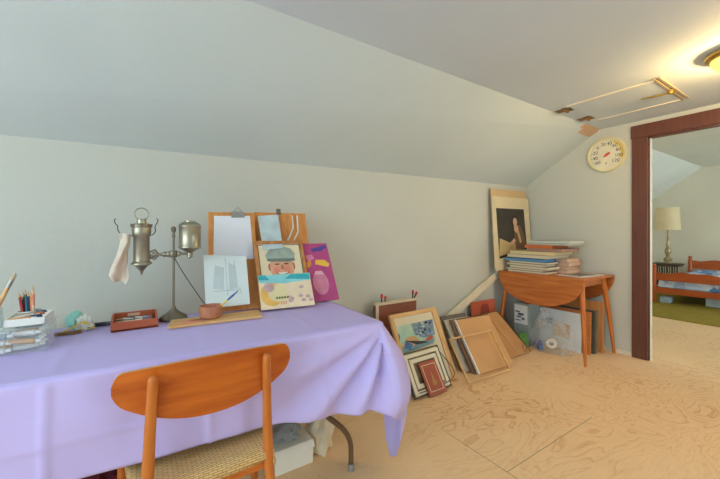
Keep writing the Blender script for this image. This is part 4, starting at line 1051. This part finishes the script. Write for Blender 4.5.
# ================================================================== UNDER THE DROP-LEAF TABLE
t = thing('grey_carton', (3.33, 1.98, 0), 'grey carton with a white label under the drop-leaf table', 'box')
GC = mat('grey_card', (136, 146, 142), .7, .06, 6)
mb = MB(); mb.box((3.235, 1.90, 0), (3.44, 2.06, .425), GC); obj('body', mb, t, .004)
mb = MB(); mb.box((3.2335, 1.912, .215), (3.236, 2.05, .405), mat('label_white', (206, 212, 210), .7)); obj('label', mb, t)
mb = MB(); ML = Matrix(((0, 0, -1, 3.2332), (-1, 0, 0, 1.982), (0, 1, 0, .30), (0, 0, 0, 1)))
INKB = mat('label_ink', (66, 72, 92), .7)
for (x, y, w_, h_) in ((-.035, .035, .05, .012), (.0, .012, .06, .022), (-.02, -.015, .05, .014), (.025, -.03, .03, .02), (-.03, -.05, .06, .008)):
    mb.box((x-w_/2, y-h_/2, 0), (x+w_/2, y+h_/2, .0008), INKB, ML)
obj('print_marks', mb, t)
def side_panel(name, X, y0, y1, h, th, m, lb, cat, lean=.03, dz=0):
    """sheet standing on edge, facing the room, tipping back toward the end wall"""
    t = thing(name, (X, (y0+y1)/2, 0), lb, cat)
    M = Matrix(((0, math.sin(lean), math.cos(lean), X), (-1, 0, 0, y1), (0, math.cos(lean), -math.sin(lean), th * math.sin(lean) + .001), (0, 0, 0, 1)))
    mb = MB(); mb.box((0, 0, 0), (y1 - y0, h, th), m, M); obj('panel', mb, t, .0015)
    return t, M
t, M = side_panel('white_board', 3.46, 1.525, 1.985, .372, .008, mat('white_board', (212, 216, 216), .6, .03), 'white backing board with a tan label standing under the table', 'board')
mb = MB(); 
def pt_on(M, x, y):
    o = M @ V((0, 0, 0)); nn = (M.to_3x3() @ V((0, 0, 1))); r = ray(x, y); k = (o - CAM).dot(nn) / r.dot(nn); return M.inverted() @ (CAM + r * k)
q = [pt_on(M, *p) for p in ((553, 335), (570, 339), (570, 325), (553, 322))]
mb.prism([(p.x, p.y, -.0001) for p in q], (0, 0, -.001), mat('label_tan', (206, 178, 140), .7, .05), M); ob = obj('label', mb, t); ob['label'] = 'tan paper label'
mb = MB(); q = [pt_on(M, *p) for p in ((546.5, 322.5), (552.5, 324), (552.5, 318.5), (546.5, 317.5))]
mb.prism([(p.x, p.y, -.0001) for p in q], (0, 0, -.001), mat('sticker_blue', (84, 112, 168), .6), M); ob = obj('sticker', mb, t); ob['label'] = 'small blue sticker'
t, M = side_panel('wooden_panel', 3.50, 1.462, 1.95, .395, .014, wood('orange_panel', (204, 132, 72), (180, 106, 50), 'Y'), 'orange brown wooden panel just behind the white board', 'board')
t, M = side_panel('dark_panel', 3.56, 1.452, 1.90, .40, .012, mat('dark_panel', (86, 80, 70), .6, .1), 'narrow dark grey panel between the two wooden panels', 'board')
t, M = side_panel('dark_panel', 3.595, 1.445, 1.90, .40, .012, mat('olive_panel', (128, 118, 96), .6, .1), 'olive grey panel behind the dark grey panel', 'board')
t, M = side_panel('wooden_panel', 3.66, 1.425, 2.06, .475, .022, wood('tan_panel', (206, 146, 88), (184, 120, 62), 'Z'), 'tall tan wooden panel rearmost under the drop-leaf table', 'board')
# plastic bag with things in it
t = thing('clear_plastic_bag', (3.24, 1.72, 0), 'clear plastic bag of craft supplies on the floor before the white board', 'bag')
BG = glassy('bag_film', (220, 222, 220), .16, .2)
mb = MB(); mb.blob((3.30, 1.72, .125), (.105, .185, .17), BG, .38, 9, seg=30, seed=11, floor=.001); obj('film', mb, t)
mb = MB(); mb.blob((3.33, 1.80, .30), (.035, .045, .085), BG, .6, 9, seed=12); obj('tied_neck', mb, t)
mb = MB(); mb.lathe([(.018, -.03), (.045, -.03), (.045, .03), (.018, .03), (.018, -.03)], (3.25, 1.685, .10), mat('tape_white', (226, 222, 208), .6), 28, axis=(-1, -.5, .1))
tag(obj('tape_roll', mb), 'white tape roll inside the clear plastic bag', 'tape')
mb = MB(); mb.lathe([(.026, 0), (.026, .055), (.014, .066), (.010, .07), (.010, .085), (0, .086)], (3.245, 1.79, .012), mat('bottle_blue', (84, 110, 176), .4), 20)
tag(obj('bottle', mb), 'small blue bottle inside the clear plastic bag', 'bottle')
mb = MB(); mb.lathe([(.022, 0), (.024, .05), (.014, .062), (.010, .068), (.010, .08), (0, .081)], (3.285, 1.845, .012), mat('bottle_mauve', (150, 130, 176), .4), 20)
tag(obj('bottle', mb), 'mauve bottle beside the blue one inside the clear plastic bag', 'bottle')
mb = MB(); mb.blob((3.15, 1.91, .085), (.028, .05, .075), mat('green_cloth', (96, 144, 70), .8, .2, 10), .4, 7, seed=9, floor=.0)
tag(obj('green_pouch', mb), 'bright green pouch at the left side of the clear bag', 'pouch')

# ================================================================== BEDROOM
mb = MB(); mb.box((5.83, -2.0, 0), (9.15, 2.72, .012), mat('olive_carpet', (142, 122, 34), .95, .12, 14, bump=.4, bscale=180.))
tag(obj('carpet', mb), 'olive green carpet on the bedroom floor', 'carpet')
CZ = .0125
BEDW = wood('bed_pine', (196, 96, 42), (166, 74, 28), 'Y', .4); BEDZ = wood('bed_pine_post', (196, 96, 42), (166, 74, 28), 'Z', .4)
t = thing('single_bed', (7.96, 1.52, CZ), 'reddish pine single bed seen through the doorway', 'bed')
yL, yR, xF, xH = 1.998, 1.05, 7.0, 8.93
def posts(x, h):
    for y in (yL, yR):
        mb = MB(); mb.lathe([(.026, 0), (.03, .02), (.03, h-.07), (.02, h-.055), (.03, h-.035), (.026, h-.01), (.012, h)], (x, y, CZ), BEDZ, 18); obj('post', mb, t)
posts(xF, .615); posts(xH, .665)
def wavy(x, z0, z1, amp):
    mb = MB(); n = 30; pts = []
    for i in range(n + 1):
        s = i / n; pts.append((x - .012, yR + (yL - yR) * s, z0))
    for i in range(n + 1):
        s = 1 - i / n; pts.append((x - .012, yR + (yL - yR) * s, z1 + amp * math.sin(PI * s) ** 2 - amp * .5 * math.sin(3 * PI * s) ** 2))
    mb.prism(pts, (.024, 0, 0), BEDW); return mb
obj('footboard_rail', wavy(xF, .37, .49, .03), t); obj('footboard_rail', wavy(xF, .165, .255, .0), t)
obj('headboard_rail', wavy(xH, .44, .59, .03), t); obj('headboard_rail', wavy(xH, .20, .30, .0), t)
for y in (yL - .01, yR + .01):
    mb = MB(); mb.box((xF, y-.012, .18), (xH, y+.012, .27), BEDW); obj('side_rail', mb, t)
m, N, L, P = new_mat('quilt_blue'); tc = N.new('ShaderNodeTexCoord'); vo = N.new('ShaderNodeTexVoronoi'); vo.inputs['Scale'].default_value = 9
L.new(tc.outputs['Object'], vo.inputs['Vector']); rp = N.new('ShaderNodeValToRGB'); E = rp.color_ramp.elements
E[0].color = (*lin((84, 124, 176)), 1); E[1].color = (*lin((206, 216, 228)), 1); E[0].position = .25; E[1].position = .6
L.new(vo.outputs['Color'], rp.inputs['Fac']); L.new(rp.outputs['Color'], P.inputs['Base Color']); P.inputs['Roughness'].default_value = .85
QB = m
mb = MB(); mb.box((xF+.06, yR+.045, .22), (xH-.05, yL-.045, .345), QB); tag(obj('mattress', mb, bevel=.03, seg=4), 'blue and white patterned mattress in the pine bed frame', 'mattress')
rows = []
for i in range(41):
    r = []
    for j in range(25):
        s, q = i / 40, j / 24
        zq = .385 + .03 * noise.noise(V((s * 6, q * 4, 1))) + .05 * max(0, (s - .72) / .28) * math.sin(PI * q) ** .5
        yy = yR + .04 + (yL - yR - .08) * q
        if i == 0: zq = .262
        r.append((xF + .035 + (xH - xF - .08) * s, yy, zq))
    rows.append(r)
mb = MB(); mb.grid(rows, QB); tag(obj('quilt', mb, sharp=80), 'blue and white patterned quilt spread over the bed', 'quilt')
mb = MB(); mb.box((7.02, 1.80, CZ), (7.16, 1.93, .105), mat('blue_white_box', (170, 190, 210), .7, .2, 12)); tag(obj('storage_box', mb, bevel=.006), 'small pale blue box under the left bed corner', 'box')
mb = MB(); mb.box((7.20, 1.20, CZ), (7.60, 1.44, .15), mat('pale_box', (190, 206, 220), .7, .08, 8)); tag(obj('storage_box', mb, bevel=.006), 'large pale box under the middle of the bed', 'box')
# nightstand
nx0, nx1, ny0, ny1, nh = 8.60, 8.92, 2.10, 2.50, .52
t = thing('nightstand', (8.76, 2.30, CZ), 'dark lattice nightstand with marble top beside the bed', 'nightstand')
NS = mat('dark_lattice', (70, 58, 46), .5, .1); NSI = mat('lattice_inlay', (176, 166, 140), .6, .1)
mb = MB(); mb.box((nx0-.02, ny0-.02, nh-.03), (nx1+.02, ny1+.02, nh), NS); obj('top', mb, t, .004)
mb = MB(); mb.box((nx0, ny0, CZ+.06), (nx1, ny1, nh-.03), NS); obj('body', mb, t)
mb = MB()
for k in range(5):
    y = ny0 + .02 + k * .075
    mb.box((nx0-.004, y, nh-.20), (nx0+.002, y+.045, nh-.05), NSI)
    mb.prism([(nx0-.006, y+.015, nh-.20), (nx0-.006, y+.03, nh-.20), (nx0-.006, y+.03, nh-.05), (nx0-.006, y+.015, nh-.05)], (.003, 0, 0), NS)
for k in range(4):
    x = nx0 + .02 + k * .075; mb.box((x, ny0-.004, nh-.20), (x+.045, ny0+.002, nh-.05), NSI)
obj('lattice_panel', mb, t)
for x in (nx0+.02, nx1-.02):
    for y in (ny0+.02, ny1-.02):
        mb = MB(); mb.box((x-.018, y-.018, CZ), (x+.018, y+.018, CZ+.06), NS); obj('leg', mb, t)
lc = V((8.76, 2.285, nh + .0005))
t = thing('table_lamp', lc, 'tall brass table lamp with cream drum shade on the nightstand', 'lamp')
BRS = mat('lamp_brass', (176, 156, 120), .35, .2, 14, metal=.5)
mb = MB(); mb.lathe([(.075, 0), (.08, .02), (.06, .05), (.07, .08), (.05, .11), (.025, .13), (.03, .17), (.05, .22), (.045, .28), (.022, .32), (.032, .36), (.02, .40), (.016, .47), (.024, .50), (.014, .52), (.012, .72)], lc, BRS, 28); obj('stem', mb, t)
mb = MB(); mb.lathe([(.195, .66), (.172, 1.10)], lc, mat('shade_cream', (226, 206, 166), .8, .04, 10), 40); mb.lathe([(.190, .66), (.167, 1.10)], lc, mat('shade_lining', (226, 212, 180), .8), 40); mb.f = [f for f in mb.f if len(f) == 4]; mb.m = mb.m[:len(mb.f)]; 
mb.m = [0] * len(mb.f); sh_ = obj('lamp_shade', mb, t)
mb = MB(); mb.lathe([(.01, .70), (.035, .78), (.03, .85), (0, .87)], lc, WHITE, 16); mb.tube([lc + V((-.185, 0, .80)), lc + V((.185, 0, .80))], .004, BRS, 6); obj('bulb', mb, t)

# ================================================================== LIGHT
W = bpy.data.worlds.new('daylight'); SC.world = W; W.use_nodes = True
bg = W.node_tree.nodes['Background']; bg.inputs['Color'].default_value = (.74, .91, 1.0, 1); bg.inputs['Strength'].default_value = 7.0

# ================================================================== CAMERA
cd = bpy.data.cameras.new('camera'); cam = bpy.data.objects.new('camera', cd); COL.objects.link(cam)
cam.location = CAM; cam.rotation_euler = (PI / 2, 0, TH - PI / 2)
cd.sensor_fit = 'HORIZONTAL'; cd.sensor_width = 36; cd.lens = F_PX / 720 * 36; cd.shift_y = (YH - 239.5) / 720
cd.clip_start = .02; cd.clip_end = 60
SC.camera = cam
SC.view_settings.view_transform = 'Standard'; SC.view_settings.look = 'None'; SC.view_settings.gamma = 1.0
SC.view_settings.use_curve_mapping = False
SC.view_settings.exposure = 0.07
SC.cycles.max_bounces = 12; SC.cycles.diffuse_bounces = 8; SC.cycles.transparent_max_bounces = 16
for o in bpy.data.objects:
    if '_o' in o: del o['_o']
